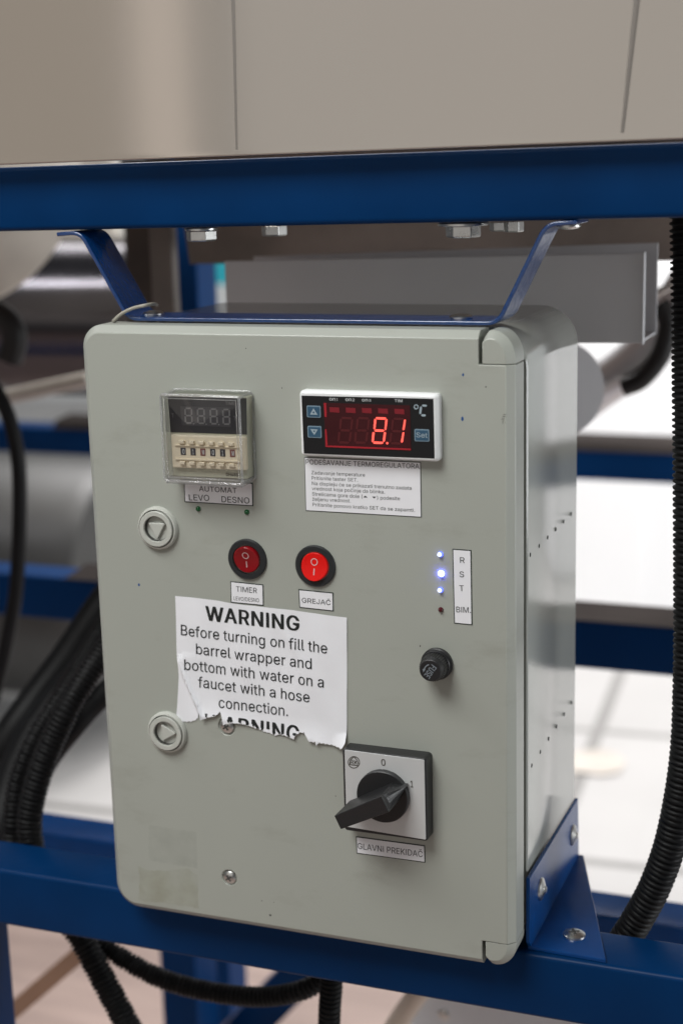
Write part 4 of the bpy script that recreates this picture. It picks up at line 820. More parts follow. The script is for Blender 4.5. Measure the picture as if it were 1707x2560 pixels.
# ------------------------------------------------------------------ rocker switches
def rocker(c, r, top_out, lit):
    x, z = c
    rim = lathe('rocker_switch', (x, 0.0003, z), (0, -1, 0), [(0, r), (0.0014, r), (0.0021, r - 0.0006), (0.0021, r * 0.735), (-0.004, r * 0.70), (-0.004, 0.0004)], M['blackring'], box_, n=56)
    rim['label'] = 'round red rocker switch glowing brightly' if lit else 'round dark red rocker switch'
    ri = r * 0.665; n = 44; s = 1 if top_out else -1
    base = circ((x, z), ri, n); tilt = (0.21 if top_out else 0.15) * s
    def face(p, k=1.0): 
        dz = (p[1] - z); bow = 0.0016 * (1 - (dz / ri) ** 2)
        return (p[0], -0.0022 - dz * tilt * 1.0 + bow * 0.6 - 0.0010, p[1])
    L = [L3(base, 0.003)]
    L.append([(p[0], face(p)[1] + 0.0004, p[1]) for p in base])
    for f_ in (0.95, 0.75, 0.5, 0.25, 0.03):
        L.append([face((x + (p[0] - x) * f_, z + (p[1] - z) * f_)) for p in base])
    rk = loft('rocker', L, M['rockerlit' if lit else 'rocker'], rim); smooth_by_angle(rk, 30)
    # marks
    V = []; F = []
    def on(px_, pz_): q_ = face((px_, pz_)); return (px_, q_[1] - 0.00012, pz_)
    cz = z + ri * 0.34; ra, rb_ = ri * 0.20, ri * 0.265
    for i in range(20):
        a = 2 * pi * i / 20; b_ = 2 * pi * (i + 1) / 20; k = len(V)
        V += [on(x + rr * cos(t), cz + rr * sin(t)) for rr, t in ((ra, a), (ra, b_), (rb_, b_), (rb_, a))]; F.append((k, k + 1, k + 2, k + 3))
    k = len(V); h0, h1, hw = z - ri * 0.58, z - ri * 0.12, ri * 0.04
    for i in range(5):
        zz = h0 + (h1 - h0) * i / 4; V += [on(x - hw, zz), on(x + hw, zz)]
        if i: F.append((k + 2 * i - 2, k + 2 * i - 1, k + 2 * i + 1, k + 2 * i))
    raw('marks', V, F, M['pinkink'], rk)
rocker(P2(*KK(292, 311), -.002), 0.01155, True, False)
rocker(P2(*KK(1180, 400), -.002), 0.01170, False, True)

# ------------------------------------------------------------------ small lamps
def led(K, x, y, r, m, label):
    c = P2(*K(x, y), -0.0008)
    o = lathe('indicator_lamp', (c[0], 0.0003, c[1]), (0, -1, 0), [(0, r), (0.0007, r), (0.0014, r * 0.80), (0.0019, r * 0.45), (0.0020, 0.0002)], M[m], box_, n=24); o['label'] = label
    if m in ('ledblue', 'ledbright'): lathe('lamp_core', (c[0] - 0.0001, -0.0014, c[1] + 0.0001), (0, -1, 0), [(0, r * 0.80), (0.0005, r * 0.72), (0.0009, r * 0.4), (0.0010, 0.0002)], M['ledcore'], o, n=20)
    return o
led(KL, 685, 168, 0.00150, 'ledgreen', 'green indicator lamp under LEVO'); led(KL, 1160, 199, 0.00150, 'ledgreen', 'green indicator lamp under DESNO')
led(KR, 1204, 200, 0.00150, 'ledblue', 'lit blue lamp beside R'); led(KR, 1210, 346, 0.00175, 'ledbright', 'brightest blue lamp beside S'); led(KR, 1205, 470, 0.00150, 'ledblue', 'lit blue lamp beside T')
led(KR, 1207, 618, 0.00145, 'ledred', 'unlit dark red lamp beside BIM')

# ------------------------------------------------------------------ fuse holder
KF = crop(1020, 1580, 0.08291)
def fuse():
    c = P2(*KF(880, 940), 0.0); x, z = c
    f = lathe('fuse_holder', (x, 0.0003, z), (0, -1, 0), [(0, 0.0088), (0.0022, 0.0088), (0.0026, 0.0082), (0.0027, 0.0078), (0.0036, 0.0078), (0.0042, 0.0082), (0.0048, 0.0078), (0.0048, 0.0004)], M['black'], box_, n=48)
    n = 72
    L = []
    for y, r in ((-0.0046, 0.0074), (-0.0098, 0.0070)):
        L.append([(x + (r + (0.00022 if i % 2 else -0.00018)) * cos(2 * pi * i / n), y, z + (r + (0.00022 if i % 2 else -0.00018)) * sin(2 * pi * i / n)) for i in range(n)])
    for y, r in ((-0.0100, 0.0067), (-0.0128, 0.0060), (-0.0132, 0.0056)): L.append([(x + r * cos(2 * pi * i / n), y, z + r * sin(2 * pi * i / n)) for i in range(n)])
    loft('cap', L, M['black'], f)
    y = -0.0134
    lettering([T(KF, 'FUSE', 700, 968, 470, 1300, 185, 22, y)], y, M['fuseink'], f)
    arcp = [(618, 985), (560, 1010), (510, 1060), (480, 1120)]
    Q = []
    for a, b_ in zip(arcp, arcp[1:]):
        d_ = (Vector(b_) - Vector(a)).normalized(); nn = Vector((-d_.y, d_.x)) * 17
        Q.append([(a[0] + nn.x, a[1] + nn.y), (b_[0] + nn.x, b_[1] + nn.y), (b_[0] - nn.x, b_[1] - nn.y), (a[0] - nn.x, a[1] - nn.y)])
    Q.append([(430, 1118), (512, 1130), (455, 1215)])
    multi_prism('turn_arrow', [[P2(*KF(*p), y) for p in q_] for q_ in Q], y + 0.0004, y - 0.0001, M['fuseink'], f)
fuse()

# ------------------------------------------------------------------ main rotary switch
YP = -0.0095
def rotary():
    x0, z1 = P2(*KS(270, 252), YP); x1 = P2(*KS(1300, 390), YP)[0]; z0 = (P2(*KS(310, 1245), YP)[1] + P2(*KS(1290, 1400), YP)[1]) / 2
    z1 = (z1 + P2(*KS(1290, 378), YP)[1]) / 2
    A = rrect(x0, x1, z0, z1, 0.0018, 5)
    rs = loft('rotary_switch', [L3(inset(A, -0.0002), 0.0002), L3(A, YP + 0.0006), L3(inset(A, 0.0005), YP)], M['black'], box_, bevel=0.0003); rs['label'] = 'black main switch with silver plate and pointed handle turned to 1'
    smooth_by_angle(rs, 28)
    fp = prism('face_plate', rpoly(quad(KS, [(297, 268), (1272, 392), (1292, 1370), (322, 1210)], YP - .0003), 0.0007), YP + 0.0003, YP - 0.0003, M['plate'], rs, bevel=0.0002)
    lettering([T(KS, '0', 748, 458, 800, 463, 78, 6, YP - .0004), T(KS, '1', 1104, 724, 1138, 728, 80, 6, YP - .0004)], YP - 0.00045, M['inkbrown'], fp)
    c = (412, 421); Q = []
    for i in range(26):
        a = 2 * pi * i / 26; b_ = 2 * pi * (i + 1) / 26
        Q.append([(c[0] + r_ * cos(t_) * 1.0, c[1] + r_ * sin(t_) * 1.03) for r_, t_ in ((64, a), (64, b_), (73, b_), (73, a))])
    def stroke(a, b_, w_): 
        d_ = (Vector(b_) - Vector(a)).normalized(); nn = Vector((-d_.y, d_.x)) * w_
        return [(a[0] + nn.x, a[1] + nn.y), (b_[0] + nn.x, b_[1] + nn.y), (b_[0] - nn.x, b_[1] - nn.y), (a[0] - nn.x, a[1] - nn.y)]
    for a, b_ in (((375, 385), (412, 352)), ((412, 352), (450, 392)), ((352, 448), (470, 462)), ((452, 396), (468, 440)), ((372, 388), (360, 440))): Q.append(stroke(a, b_, 4.5))
    e = multi_prism('emblem', [[P2(*KS(*p), YP - .0004) for p in q_] for q_ in Q], YP - 0.0002, YP - 0.00042, M['inkbrown'], fp)
    lettering([T(KS, 'RK', 366, 438, 462, 450, 52, 12, YP - .0004)], YP - 0.0005, M['inkbrown'], e)
    yd = YP - 0.0040
    cc = P2(*KS(757, 850), yd); r = 0.0149
    lathe('dial', (cc[0], YP, cc[1]), (0, -1, 0), [(0, r), (0.0036, r), (0.0040, r - 0.0004), (0.0040, 0.0004)], M['black'], rs, n=64)
    yh = yd - 0.0195
    def at(p, y): q_ = P2(*KS(*p), y); return Vector((q_[0], y, q_[1]))
    f1, f2, f3, f4 = at((170, 1077), yh), at((250, 1244), yh), at((845, 1032), yh + 0.0006), at((745, 832), yh)
    def down(v, y): return Vector((v.x, y, v.z))
    b1, b2, b3, b4 = (down(v, yd + 0.0006) for v in (f1, f2, f3, f4))
    ax = ((f4 + f3) - (f1 + f2)).normalized()
    b1 = b1 + ax * 0.0016; b2 = b2 + ax * 0.0016
    tip = at((1050, 717), yd - 0.0008); tipb = down(tip, YP - 0.0006)
    hd = raw('handle', [f1, f2, f3, f4, b1, b2, b3, b4], [(0, 1, 2, 3), (4, 5, 6, 7), (0, 1, 5, 4), (1, 2, 6, 5), (2, 3, 7, 6), (3, 0, 4, 7)], M['black'], rs, bevel=0.0005, segs=3)
    mid = (f3 + f4) * 0.5 + Vector((0, 0.0002, 0))
    g3 = b3.lerp(f3, 0.98); g4 = b4.lerp(f4, 0.98)
    e3 = g3 - ax * 0.001; e4 = g4 - ax * 0.001; h3 = b3 - ax * 0.001; h4 = b4 - ax * 0.001
    n = 9; V = []; F = []
    # pointer: scooped ramp from the grip down to the tip
    for i in range(n):
        t = i / (n - 1)
        a = e3.lerp(tip, t); b_ = e4.lerp(tip, t); c_ = (a + b_) * 0.5
        sag = 0.0026 * sin(pi * min(1, t * 1.0)) * (1 - t) + 0.0012 * (1 - t)
        c_.y += sag
        wl = 1 - t
        V += [a, a.lerp(c_, 0.6) + Vector((0, sag * 0.3, 0)), c_, b_.lerp(c_, 0.6) + Vector((0, sag * 0.3, 0)), b_]
    for i in range(n - 1):
        for j in range(4): F.append((i * 5 + j, i * 5 + j + 1, i * 5 + j + 6, i * 5 + j + 5))
    k = len(V); V += [h3, h4, tipb]
    for i in range(n - 1):
        F.append((i * 5, i * 5 + 5, k)); F.append((i * 5 + 4, k + 1, i * 5 + 9))
    F.append(((n - 1) * 5, k + 2, k)); F.append(((n - 1) * 5 + 4, k + 1, k + 2))
    raw('pointer', V, F, M['black'], rs)
rotary()

# ------------------------------------------------------------------ traces on the door
def film(name, q_, m, label):
    rg_ = []
    for i in range(len(q_)):
        a_, c_ = Vector(q_[i]), Vector(q_[(i + 1) % len(q_)]); k_ = max(2, int((c_ - a_).length / 5))
        for j in range(k_): p_ = a_.lerp(c_, j / k_); rg_.append((p_.x + random.uniform(-1.6, 1.6), p_.y + random.uniform(-1.6, 1.6)))
    q_ = rg_
    o = raw(name, [(*P2(*p, -0.0001),) for p in []] or [(P2(*p, 0)[0], -0.00012, P2(*p, 0)[1]) for p in q_], [tuple(range(len(q_)))], m, box_); o['label'] = label; return o
K6 = crop(250, 1700, 0.28699)
film('tape_residue', [K6(*p) for p in ((338, 1625), (420, 1660), (600, 1662), (760, 1640), (850, 1700), (862, 1990), (700, 1965), (560, 1945), (338, 1922), (345, 1760))], M['residue'], 'yellowish rectangle of old tape glue')
film('tape_residue', [K6(*p) for p in ((430, 1262), (840, 1325), (850, 1640), (600, 1600), (430, 1565))], M['smudge'], 'faint outline of a removed label')
sp = [(1155.5, 1047, .0006, 'speck_blue', 2.2), (1157, 937, .0005, 'speck_blue', 1.6), (1214, 967, .0004, 'speck_dark', 1), (676, 2288, .0007, 'speck_dark', 1), (348, 1462, .0006, 'speck_blue', 1.5), (655, 2252, .0003, 'speck_dark', 1), (685, 2256, .0003, 'speck_dark', 1), (615, 871, .0003, 'speck_dark', 1), (705, 970, .0003, 'speck_dark', 1), (1050, 1615, .0003, 'speck_dark', 2), (839, 1990, .0003, 'speck_dark', 1), (1383, 1030, .0003, 'speck_dark', 1)]
for mname in ('speck_blue', 'speck_dark'):
    polys = []
    for x, y, r_, mm, el in sp:
        if mm == mname and x < 1270:
            c = P2(x, y, 0); polys.append([(c[0] + r_ * cos(2 * pi * k / 7) * (1 + 0.3 * sin(k * 5)), c[1] + el * r_ * sin(2 * pi * k / 7)) for k in range(7)])
    for q_ in polys: prism('paint_speck', q_, 0.0001, -0.00008, M[mname], box_)
scuff = []
for x, y in ((1255, 1048), (1258, 1042), (1262, 1055), (1256, 1056), (1260, 1037)):
    c = P2(x, y, 0); a_ = random.uniform(0, pi); scuff.append([(c[0] + cos(a_) * 0.0014, c[1] + sin(a_) * 0.0018), (c[0] - sin(a_) * 0.0002, c[1] + 0.0003), (c[0] - cos(a_) * 0.0010, c[1] - sin(a_) * 0.0012)])
multi_prism('scuff', scuff, 0.0001, -0.00008, M['speck_dark'], box_)

# ================================================================== TORN WARNING NOTICE
def notice():
    top = [(277, 82), (420, 96), (560, 112), (660, 132), (760, 146), (900, 160), (1100, 182), (1300, 212), (1476, 233)]
    tear = [(285, 948), (318, 957), (350, 963), (392, 960), (420, 950), (436, 935), (447, 878), (458, 890), (452, 935), (437, 973), (446, 975), (470, 938), (492, 936), (510, 928), (540, 921), (560, 918), (580, 905), (593, 888), (598, 893), (612, 930), (608, 984), (622, 982), (640, 970), (690, 966), (730, 970), (765, 977), (800, 988), (842, 1006), (880, 1020), (900, 1032), (940, 1040), (972, 1056), (990, 1057), (1000, 1048), (1030, 1052), (1060, 1060), (1090, 1072), (1108, 1083), (1116, 1068), (1130, 1046), (1152, 1034), (1180, 1036), (1192, 1050), (1203, 1066), (1212, 1090), (1240, 1098), (1262, 1097), (1270, 1122), (1280, 1108), (1300, 1105), (1340, 1114), (1400, 1126), (1455, 1139), (1476, 1100)]
    # keep it single valued in x
    tr = [tear[0]]
    for p in tear[1:]:
        if p[0] > tr[-1][0] + 0.5: tr.append(p)
    lefte = [(82, 277), (290, 283), (500, 289), (560, 297), (640, 302), (760, 297), (860, 291), (948, 285)]
    def interp(tab, v):
        if v <= tab[0][0]: return tab[0][1]
        for a, b_ in zip(tab, tab[1:]):
            if v <= b_[0]: return a[1] + (b_[1] - a[1]) * (v - a[0]) / (b_[0] - a[0])
        return tab[-1][1]
    def rag(x): return interp(tr, x) + 3.2 * sin(x * 0.31) * sin(x * 0.083 + 1) + 1.8 * sin(x * 0.77)
    sm = [(x, sum(interp(tr, min(max(x + d, 286), 1475)) for d in range(-90, 91, 10)) / 19) for x in range(280, 1490, 20)]
    def lift(px_, py_):
        """height of the sheet above the door, in metres, at crop pixel (px_, py_)"""
        h = 0.00045
        edge = max(0.0, interp(sm, px_) - py_)
        k = max(0, 1 - edge / 150)
        h += 0.0017 * k * k * (0.55 + 0.45 * sin(px_ * 0.011 + 0.6)) * (1 if px_ > 480 else 0.25)
        # fold from the left edge down to the tear
        t = (py_ - 540) / 380
        if -0.1 < t < 1.1:
            xf = 302 + 165 * max(0, min(1, t)) ; d_ = px_ - xf
            h += 0.0022 * math.exp(-(d_ / 15) ** 2) * min(1, max(0, t + 0.1) * 2) + (0.0012 * math.exp(-max(0, d_) / 70) if d_ > 0 else 0.0)
        h += 0.0005 * math.exp(-((px_ - 700 - (py_ - 400) * 0.28) / 26) ** 2) * max(0, sin((py_ - 250) / 500 * pi)) if 250 < py_ < 750 else 0
        h += 0.00045 * math.exp(-((px_ - 1050 - (py_ - 350) * 0.5) / 22) ** 2) * max(0, sin((py_ - 300) / 220 * pi)) if 300 < py_ < 520 else 0
        h += 0.00012 * sin(px_ * 0.013 + py_ * 0.007) + 0.0001 * sin(px_ * 0.031 - py_ * 0.017)
        if px_ > 1380 and py_ > 1040: h += 0.0035 * ((px_ - 1380) / 96) * ((py_ - 1040) / 90)
        return h
    V = []; F = []; nv = 46
    xs = sorted(set([0.0, 1.0] + [i / 190 for i in range(191)] + [(p[0] - 285) / (1476 - 285) for p in tr]))
    for u in xs:
        xb = 285 + (1476 - 285) * u
        for j in range(nv + 1):
            v = j / nv; v = 1 - (1 - v) ** 1.4
            yb = rag(xb); yt = interp(top, 277 + (1476 - 277) * u); y = yt + (yb - yt) * v
            xl = interp(lefte, y); x = xl + (1477 - xl) * u
            if v > 0.9: x = x + (xb - x) * (v - 0.9) / 0.1
            q_ = P2(*KW(x, y), 0.0); V.append((q_[0], -lift(x, y), q_[1]))
    for i in range(len(xs) - 1):
        for j in range(nv): a = i * (nv + 1) + j; F.append((a, a + nv + 1, a + nv + 2, a + 1))
    t = thing('warning_notice', 'white paper notice headed WARNING with a torn lower edge stuck on the grey door', 'notice', (-0.035, -0.0005, 0.0))
    sh = raw('paper_sheet', V, F, M['paper'], t, smooth=True)
    lines = [('WARNING', 487, 255, 1142, 331, 100, 26), ('Before turning on fill the', 314, 358, 1337, 488, 73, 3), ('barrel wrapper and', 420, 490, 1228, 597, 73, 3), ('bottom with water on a', 343, 598, 1312, 727, 73, 3), ('faucet with a hose', 436, 722, 1213, 831, 73, 3), ('connection.', 580, 864, 1063, 927, 73, 3)]
    cw = KW(0, 0)
    def unpix(x, z):
        q = CAM_R @ (Vector((x, 0, z)) - CAM_C); px_, py_ = FPX * q.x / q.z + 853.5, FPX * q.y / q.z + 1280
        return ((px_ - 340) / 0.35714, (py_ - 1460) / 0.35714)
    def dy(x, z): a, b_ = unpix(x, z); return -lift(a, b_)
    def sub(V_, F_):
        # split long edges so that the print follows the folds
        me = bpy.data.meshes.new('tmp'); me.from_pydata([(x, z, k * 1e-7) for x, z, k in V_], [], F_)
        bm = bmesh.new(); bm.from_mesh(me)
        for _ in range(2):
            es = [e for e in bm.edges if e.calc_length() > 0.0012]
            if es: bmesh.ops.subdivide_edges(bm, edges=es, cuts=1); bmesh.ops.triangulate(bm, faces=bm.faces)
        V2 = [(v.co.x, v.co.y, v.co.z * 1e7) for v in bm.verts]; bm.verts.index_update(); F2 = [tuple(v.index for v in f.verts) for f in bm.faces]; bm.free(); return V2, F2
    lettering([T(KW, *l, y=-.0008) for l in lines], -0.00016, M['ink'], sh, dy=dy, post=sub)
    def torn(V_, F_):
        V_, F_ = sub(V_, F_)
        keep = []
        for f in F_:
            ok = True
            for i in f:
                a, b_ = unpix(V_[i][0], V_[i][1])
                if b_ > rag(min(max(a, 286), 1475)) - 3: ok = False
            if ok: keep.append(f)
        return V_, keep
    lettering([T(KW, 'WARNING', 487, 1010, 1142, 1104, 102, 26, y=-.0015)], -0.00016, M['ink'], sh, name='torn_lettering', dy=dy, post=torn)
notice()

# ================================================================== ANGLE BRACKET beside the box
ang = thing('angle_bracket', 'blue folded angle bracket riveted to the box side and screwed onto the lower beam', 'bracket', (0.14, 0.06, -0.1763))
XB = 0.1272
def angle():
    pl = [atx(*q_, XB + .0016) for q_ in ((1326, 2196), (1446.6, 1995.6), (1448, 2141))]
    pts = [(pl[0].y, pl[0].z), (pl[1].y, pl[1].z), (pl[2].y, -0.1742), (pl[0].y + 0.004, -0.1742), (pl[0].y, -0.170)]
    V = []; F = []
    n = len(pts)
    loft('upright_plate', [[(XB - 0.0012, a, b_) for a, b_ in pts], [(XB + 0.0010, a, b_) for a, b_ in pts]], M['bracketlitblue'], ang, bevel=0.0004)
    fl_ = [(XB - 0.0012, pl[0].y + 0.004), (0.1709, 0.0235), (0.1310, 0.1500), (XB - 0.0012, 0.1500)]
    loft('foot_plate', [[(a, b_, -0.1764) for a, b_ in fl_], [(a, b_, -0.1741) for a, b_ in fl_]], M['bracketlitblue'], ang, bevel=0.0004)
    for q_ in ((1434, 2088), (1355, 2223)):
        c = atx(*q_, XB + .002); o = lathe('rivet', (XB + 0.0009, c.y, c.z), (1, 0, 0), [(0, 0.0068), (0.0010, 0.0064), (0.0022, 0.0036), (0.0026, 0.0022), (0.0034, 0.0018), (0.0035, 0.0002)], M['zinc'], ang, n=28)
    c = atz(1434, 2334, -0.173); o = lathe('screw', (c.x, c.y, -0.1742), (0, 0, 1), [(0, 0.0066), (0.0012, 0.0064), (0.0024, 0.0044), (0.0027, 0.002), (0.0026, 0.0002)], M['zinc'], ang, n=28)
    for k_, a in enumerate((0.5, 0.5 + pi / 2)):
        u = Vector((cos(a), sin(a))) * 0.0032; v = Vector((-sin(a), cos(a))) * 0.0006
        loft('cross_slot', [[(c.x + s1 * u.x + s2 * v.x, c.y + s1 * u.y + s2 * v.y, z_) for s1, s2 in ((-1, -1), (1, -1), (1, 1), (-1, 1))] for z_ in (-0.1724, -0.17143 + k_ * .00004)], M['speck_dark'], o)
angle()

# thin cable at the top left corner of the box
tag(tube('thin_cable', [(-0.1165, 0.026, 0.1700), (-0.1150, 0.0225, 0.1765), aty(287, 800, 0.0130), aty(305, 784, 0.0125), aty(335, 770, 0.0125), aty(366, 763, 0.0128), aty(384, 760, 0.030), aty(392, 762, 0.10)], 0.0010, M['cablegrey'], n=10), 'thin grey cable curving over the top left corner of the grey box', 'cable')

# ================================================================== CORRUGATED CONDUITS AND HOSES
def hose(name, pts, ydef, r, label, cat='conduit', pitch=0.0034, amp=0.0008, group='black corrugated conduits'):
    P = [aty(p[0], p[1], p[2] if len(p) > 2 else ydef) for p in pts]
    o = tube(name, P, r, M['rubber'], pitch=pitch, amp=amp, n=22); tag(o, label, cat, group); return o
hose('corrugated_conduit', [(1716, 505), (1719, 700), (1722, 1000), (1724, 1400), (1722, 1700), (1712, 1900), (1680, 2085), (1638, 2210), (1588, 2305), (1545, 2375), (1500, 2480)], 0.088, 0.0087, 'black corrugated conduit hanging down the right side in front of the white cabinet')
hose('corrugated_conduit', [(380, 1420, .20), (300, 1570, .16), (230, 1670, .13), (165, 1780, .11), (112, 1900, .10), (80, 2010, .092), (76, 2090, .088), (100, 2190, .085), (150, 2270, .083), (207, 2352, .082), (262, 2455, .082), (345, 2610, .082)], 0.09, 0.0082, 'black corrugated conduit running from behind the box and hanging straight down under the beam')
hose('corrugated_conduit', [(330, 1440, .26), (250, 1580, .20), (160, 1730, .15), (90, 1840, .125), (45, 1950, .11), (32, 2050, .10), (40, 2130, .10), (110, 2240, .10), (200, 2320, .10), (290, 2385, .10), (400, 2445, .10), (520, 2478, .10), (640, 2492, .10), (740, 2480, .10), (810, 2445, .105), (850, 2390, .11), (870, 2320, .12)], 0.10, 0.0062, 'black corrugated conduit sagging in a long curve under the lower beam')
hose('corrugated_conduit', [(822, 2330, .075), (826, 2400, .075), (828, 2460, .075), (824, 2520, .075), (820, 2640, .075)], 0.075, 0.0066, 'short vertical black corrugated conduit under the middle of the lower beam')
hose('rubber_hose', [(420, 1330, .34), (330, 1420, .32), (250, 1520, .30), (170, 1640, .28), (95, 1740, .26), (30, 1830, .24), (-60, 1960, .22)], 0.3, 0.0130, 'thick smooth black hose slanting down from behind the box', 'hose', pitch=None, group='black hoses at the left')
hose('rubber_hose', [(420, 1430, .26), (320, 1560, .25), (240, 1650, .24), (150, 1745, .22), (75, 1850, .20), (25, 1970, .18), (0, 2100, .16), (-20, 2250, .15)], 0.2, 0.0125, 'second thick black hose below the slanting one beside the conduits', 'hose', pitch=None, group='black hoses at the left')
hose('rubber_hose', [(400, 1620, .20), (310, 1690, .19), (235, 1760, .18), (190, 1810, .17), (120, 1900, .16), (60, 2020, .15), (20, 2140, .15)], 0.2, 0.0085, 'black hose emerging lowest from behind the left edge of the box', 'hose', pitch=None, group='black hoses at the left')
hose('rubber_hose', [(-60, 900), (-10, 975), (25, 1050), (46, 1150), (50, 1270), (46, 1400), (36, 1510), (10, 1640), (-20, 1760)], 0.42, 0.0068, 'thin black hose bowing along the left edge of the picture', 'hose', pitch=None, group='black hoses at the left')

# ================================================================== BEHIND THE BOX
# grey channel
ch = thing('grey_channel', 'long grey painted sheet channel behind the box with an open right end', 'channel', tuple(aty(1100, 760, 0.25)))
def channel():
    y = 0.245; A = aty(561, 653, y); Bq = aty(1600, 634, y); Cq = aty(1608, 858, y); z0l = aty(1445, 858, y).z
    th = 0.0016
    x0, x1 = A.x, (Bq.x + Cq.x) / 2; zb = Cq.z; k = (Bq.z - A.z) / (Bq.x - A.x)
    zt = lambda x: A.z + (x - A.x) * k
    kb = (Cq.z - z0l) / (Cq.x - aty(1445, 858, y).x); zbt = lambda x: zb + (x - x1) * kb
    def pl(name, a, b_, c, d_, n_):
        V = [a, b_, c, d_]; n_ = Vector(n_) * th; V += [Vector(v) + n_ for v in V]; raw(name, V, [(0, 1, 2, 3), (4, 5, 6, 7), (0, 1, 5, 4), (1, 2, 6, 5), (2, 3, 7, 6), (3, 0, 4, 7)], M['channel'], ch, bevel=0.0004)
    D = 0.050
    pl('front_plate', (x0, y, zbt(x0)), (x1, y, zbt(x1)), (x1, y, zt(x1)), (x0, y, zt(x0)), (0, 1, 0))
    pl('bottom_plate', (x0, y + th, zbt(x0)), (x1, y + th, zbt(x1)), (x1, y + D, zbt(x1)), (x0, y + D, zbt(x0)), (0, 0, 1))
    pl('back_plate', (x0, y + D, zbt(x0)), (x1 + .001, y + D, zbt(x1)), (x1 + .001, y + D, zt(x1) + .004), (x0, y + D, zt(x0)), (0, 1, 0))
    pl('rim', (x1, y - 0.0012, zbt(x1) - .001), (x1 + 0.0012, y - 0.0012, zbt(x1) - .001), (x1 + 0.0012, y - 0.0012, zt(x1) + 0.001), (x1, y - 0.0012, zt(x1) + .001), (0, 3.5, 0))
channel()
# motor behind the box at the right
mc = aty(1385, 972, 0.42)
mt = thing('motor', 'dark grey round motor housing half hidden behind the right side of the box', 'motor', tuple(mc))
dm = Vector((0.35, -1, 0.12)).normalized()
lathe('housing', mc - dm * 0.10, dm, [(0, 0.030), (0, 0.0375), (0.094, 0.0375), (0.100, 0.0352), (0.100, 0.001)], M['motor'], mt, n=48)
lathe('rim', mc - dm * 0.004, dm, [(0, 0.0375), (0, 0.0386), (0.005, 0.0386), (0.005, 0.0366)], M['channel'], mt, n=48)
# chrome pipe with a dark clamp
pp = thing('chrome_pipe', 'shiny chrome pipe elbow with a dark clamp right of the motor', 'pipe', tuple(aty(1600, 900, 0.62)))
Y_ = 0.62
P_ = [aty(*p, Y_) for p in ((1440, 1010), (1500, 965), (1560, 925), (1615, 880), (1660, 825), (1690, 770), (1740, 690))]
tube('pipe', P_, 0.021, M['chrome'], pp, n=28, step=0.006)
K7 = lambda *p: aty(*p, Y_ - 0.028)
c0 = [K7(*p) for p in ((1556, 968), (1600, 950), (1640, 905), (1660, 860), (1668, 800), (1640, 755))]
tube('clamp', c0, 0.0085, M['toe'], pp, n=14, step=0.004)
tube('flange', [aty(1632, 738, .56), aty(1690, 706, .56), aty(1760, 668, .56)], 0.0035, M['zinc'], pp, n=12)
tube('upper_elbow', [aty(1640, 745, .66), aty(1675, 790, .66), aty(1705, 850, .66), aty(1740, 900, .66)], 0.010, M['chrome'], pp, n=18)
# white cabinet on the floor behind
g = atz(1520, 1548, FLOOR_Z)
cab = thing('white_cabinet', 'plain white cabinet standing on the tiles behind the frame at the right', 'cabinet', (g.x + 0.5, g.y + 0.4, FLOOR_Z))
ztop = aty(1500, 1000, g.y).z - 0.25
e1 = atz(1600, 1552, FLOOR_Z)
V = [(-0.75, e1.y + 0.05), (e1.x, e1.y), (e1.x + 0.9, e1.y + 0.75), (e1.x + 0.5, e1.y + 1.2), (-0.75, e1.y + 1.0)]
loft('carcass', [[(a, b_, FLOOR_Z + 0.003) for a, b_ in V], [(a, b_, 0.02) for a, b_ in V]], M['whitebox'], cab, bevel=0.01)
# teal edged board leaning far behind, seen through the slot left of the grey channel
t_ = aty(552, 690, 2.6); tb_ = box('notice_board', (t_.x - 0.06, 2.6, t_.z - 0.02), (t_.x + 0.05, 2.62, t_.z + 0.035), M['teal']); tag(tb_, 'small teal board far behind, in the narrow gap left of the grey channel', 'board')
a = aty(1440, 1850, 0.9)
# steel tray edges on the rear beams
for (yy, pt_, pb_, lab) in ((1.25, 1098, 1131, 'dull steel strip lying on the far rear blue beam'), (0.62, 1540, 1562, 'dull steel strip lying on the nearer rear blue beam')):
    za = aty(1600, pb_, yy).z; zb_ = aty(1600, pt_ + 6, yy + 0.02).z
    o = loft('steel_strip', [[(x, yy - 0.002, za + 0.0003), (x, yy + 0.05, za + 0.0003), (x, yy + 0.05, zb_ + 0.004), (x, yy + 0.006, zb_)] for x in (aty(135, 1060, yy).x, 2.2)], M['strip']); tag(o, lab, 'strip')

# ================================================================== LEFT BACKGROUND MACHINERY
bell = thing('chrome_drum', 'shiny dark chrome drum lying behind the upper left corner of the box', 'drum', tuple(aty(120, 850, 0.95)))
c = aty(60, 790, 0.98); sc = (c - CAM_C).dot(Vector(CAM_R[2])) / FPX
rr = 195 * sc
lathe('shell', (-1.5, 0.98, c.z), (1, 0, 0), [(0, 0.01), (0, rr), (0.70, rr), (0.71, rr * 1.03), (0.73, rr * 1.03), (0.74, rr), (1.5 + aty(425, 790, .98).x, rr), (1.5 + aty(435, 790, .98).x, rr * 0.93), (1.5 + aty(435, 790, .98).x, 0.01)], M['darkchrome'], bell, n=80)
c = aty(-189, 398, 0.66); sc = (c - CAM_C).dot(Vector(CAM_R[2])) / FPX
pd = thing('pale_tank_end', 'pale beige rounded tank end at the upper left under the blue beam', 'tank', tuple(c))
dd = (CAM_C - c).normalized(); rr = 388 * sc
lathe('dished_end', c - dd * 0.05, dd, [(0, 0.01), (0, rr), (0.05, rr), (0.056, rr * 0.985), (0.075, rr * 0.8), (0.088, rr * 0.5), (0.092, 0.004)], M['palesteel'], pd, n=80)
lb = thing('steel_barrel', 'dark dull steel barrel lying low at the left behind the blue beams', 'barrel', tuple(aty(100, 1400, 1.0)))
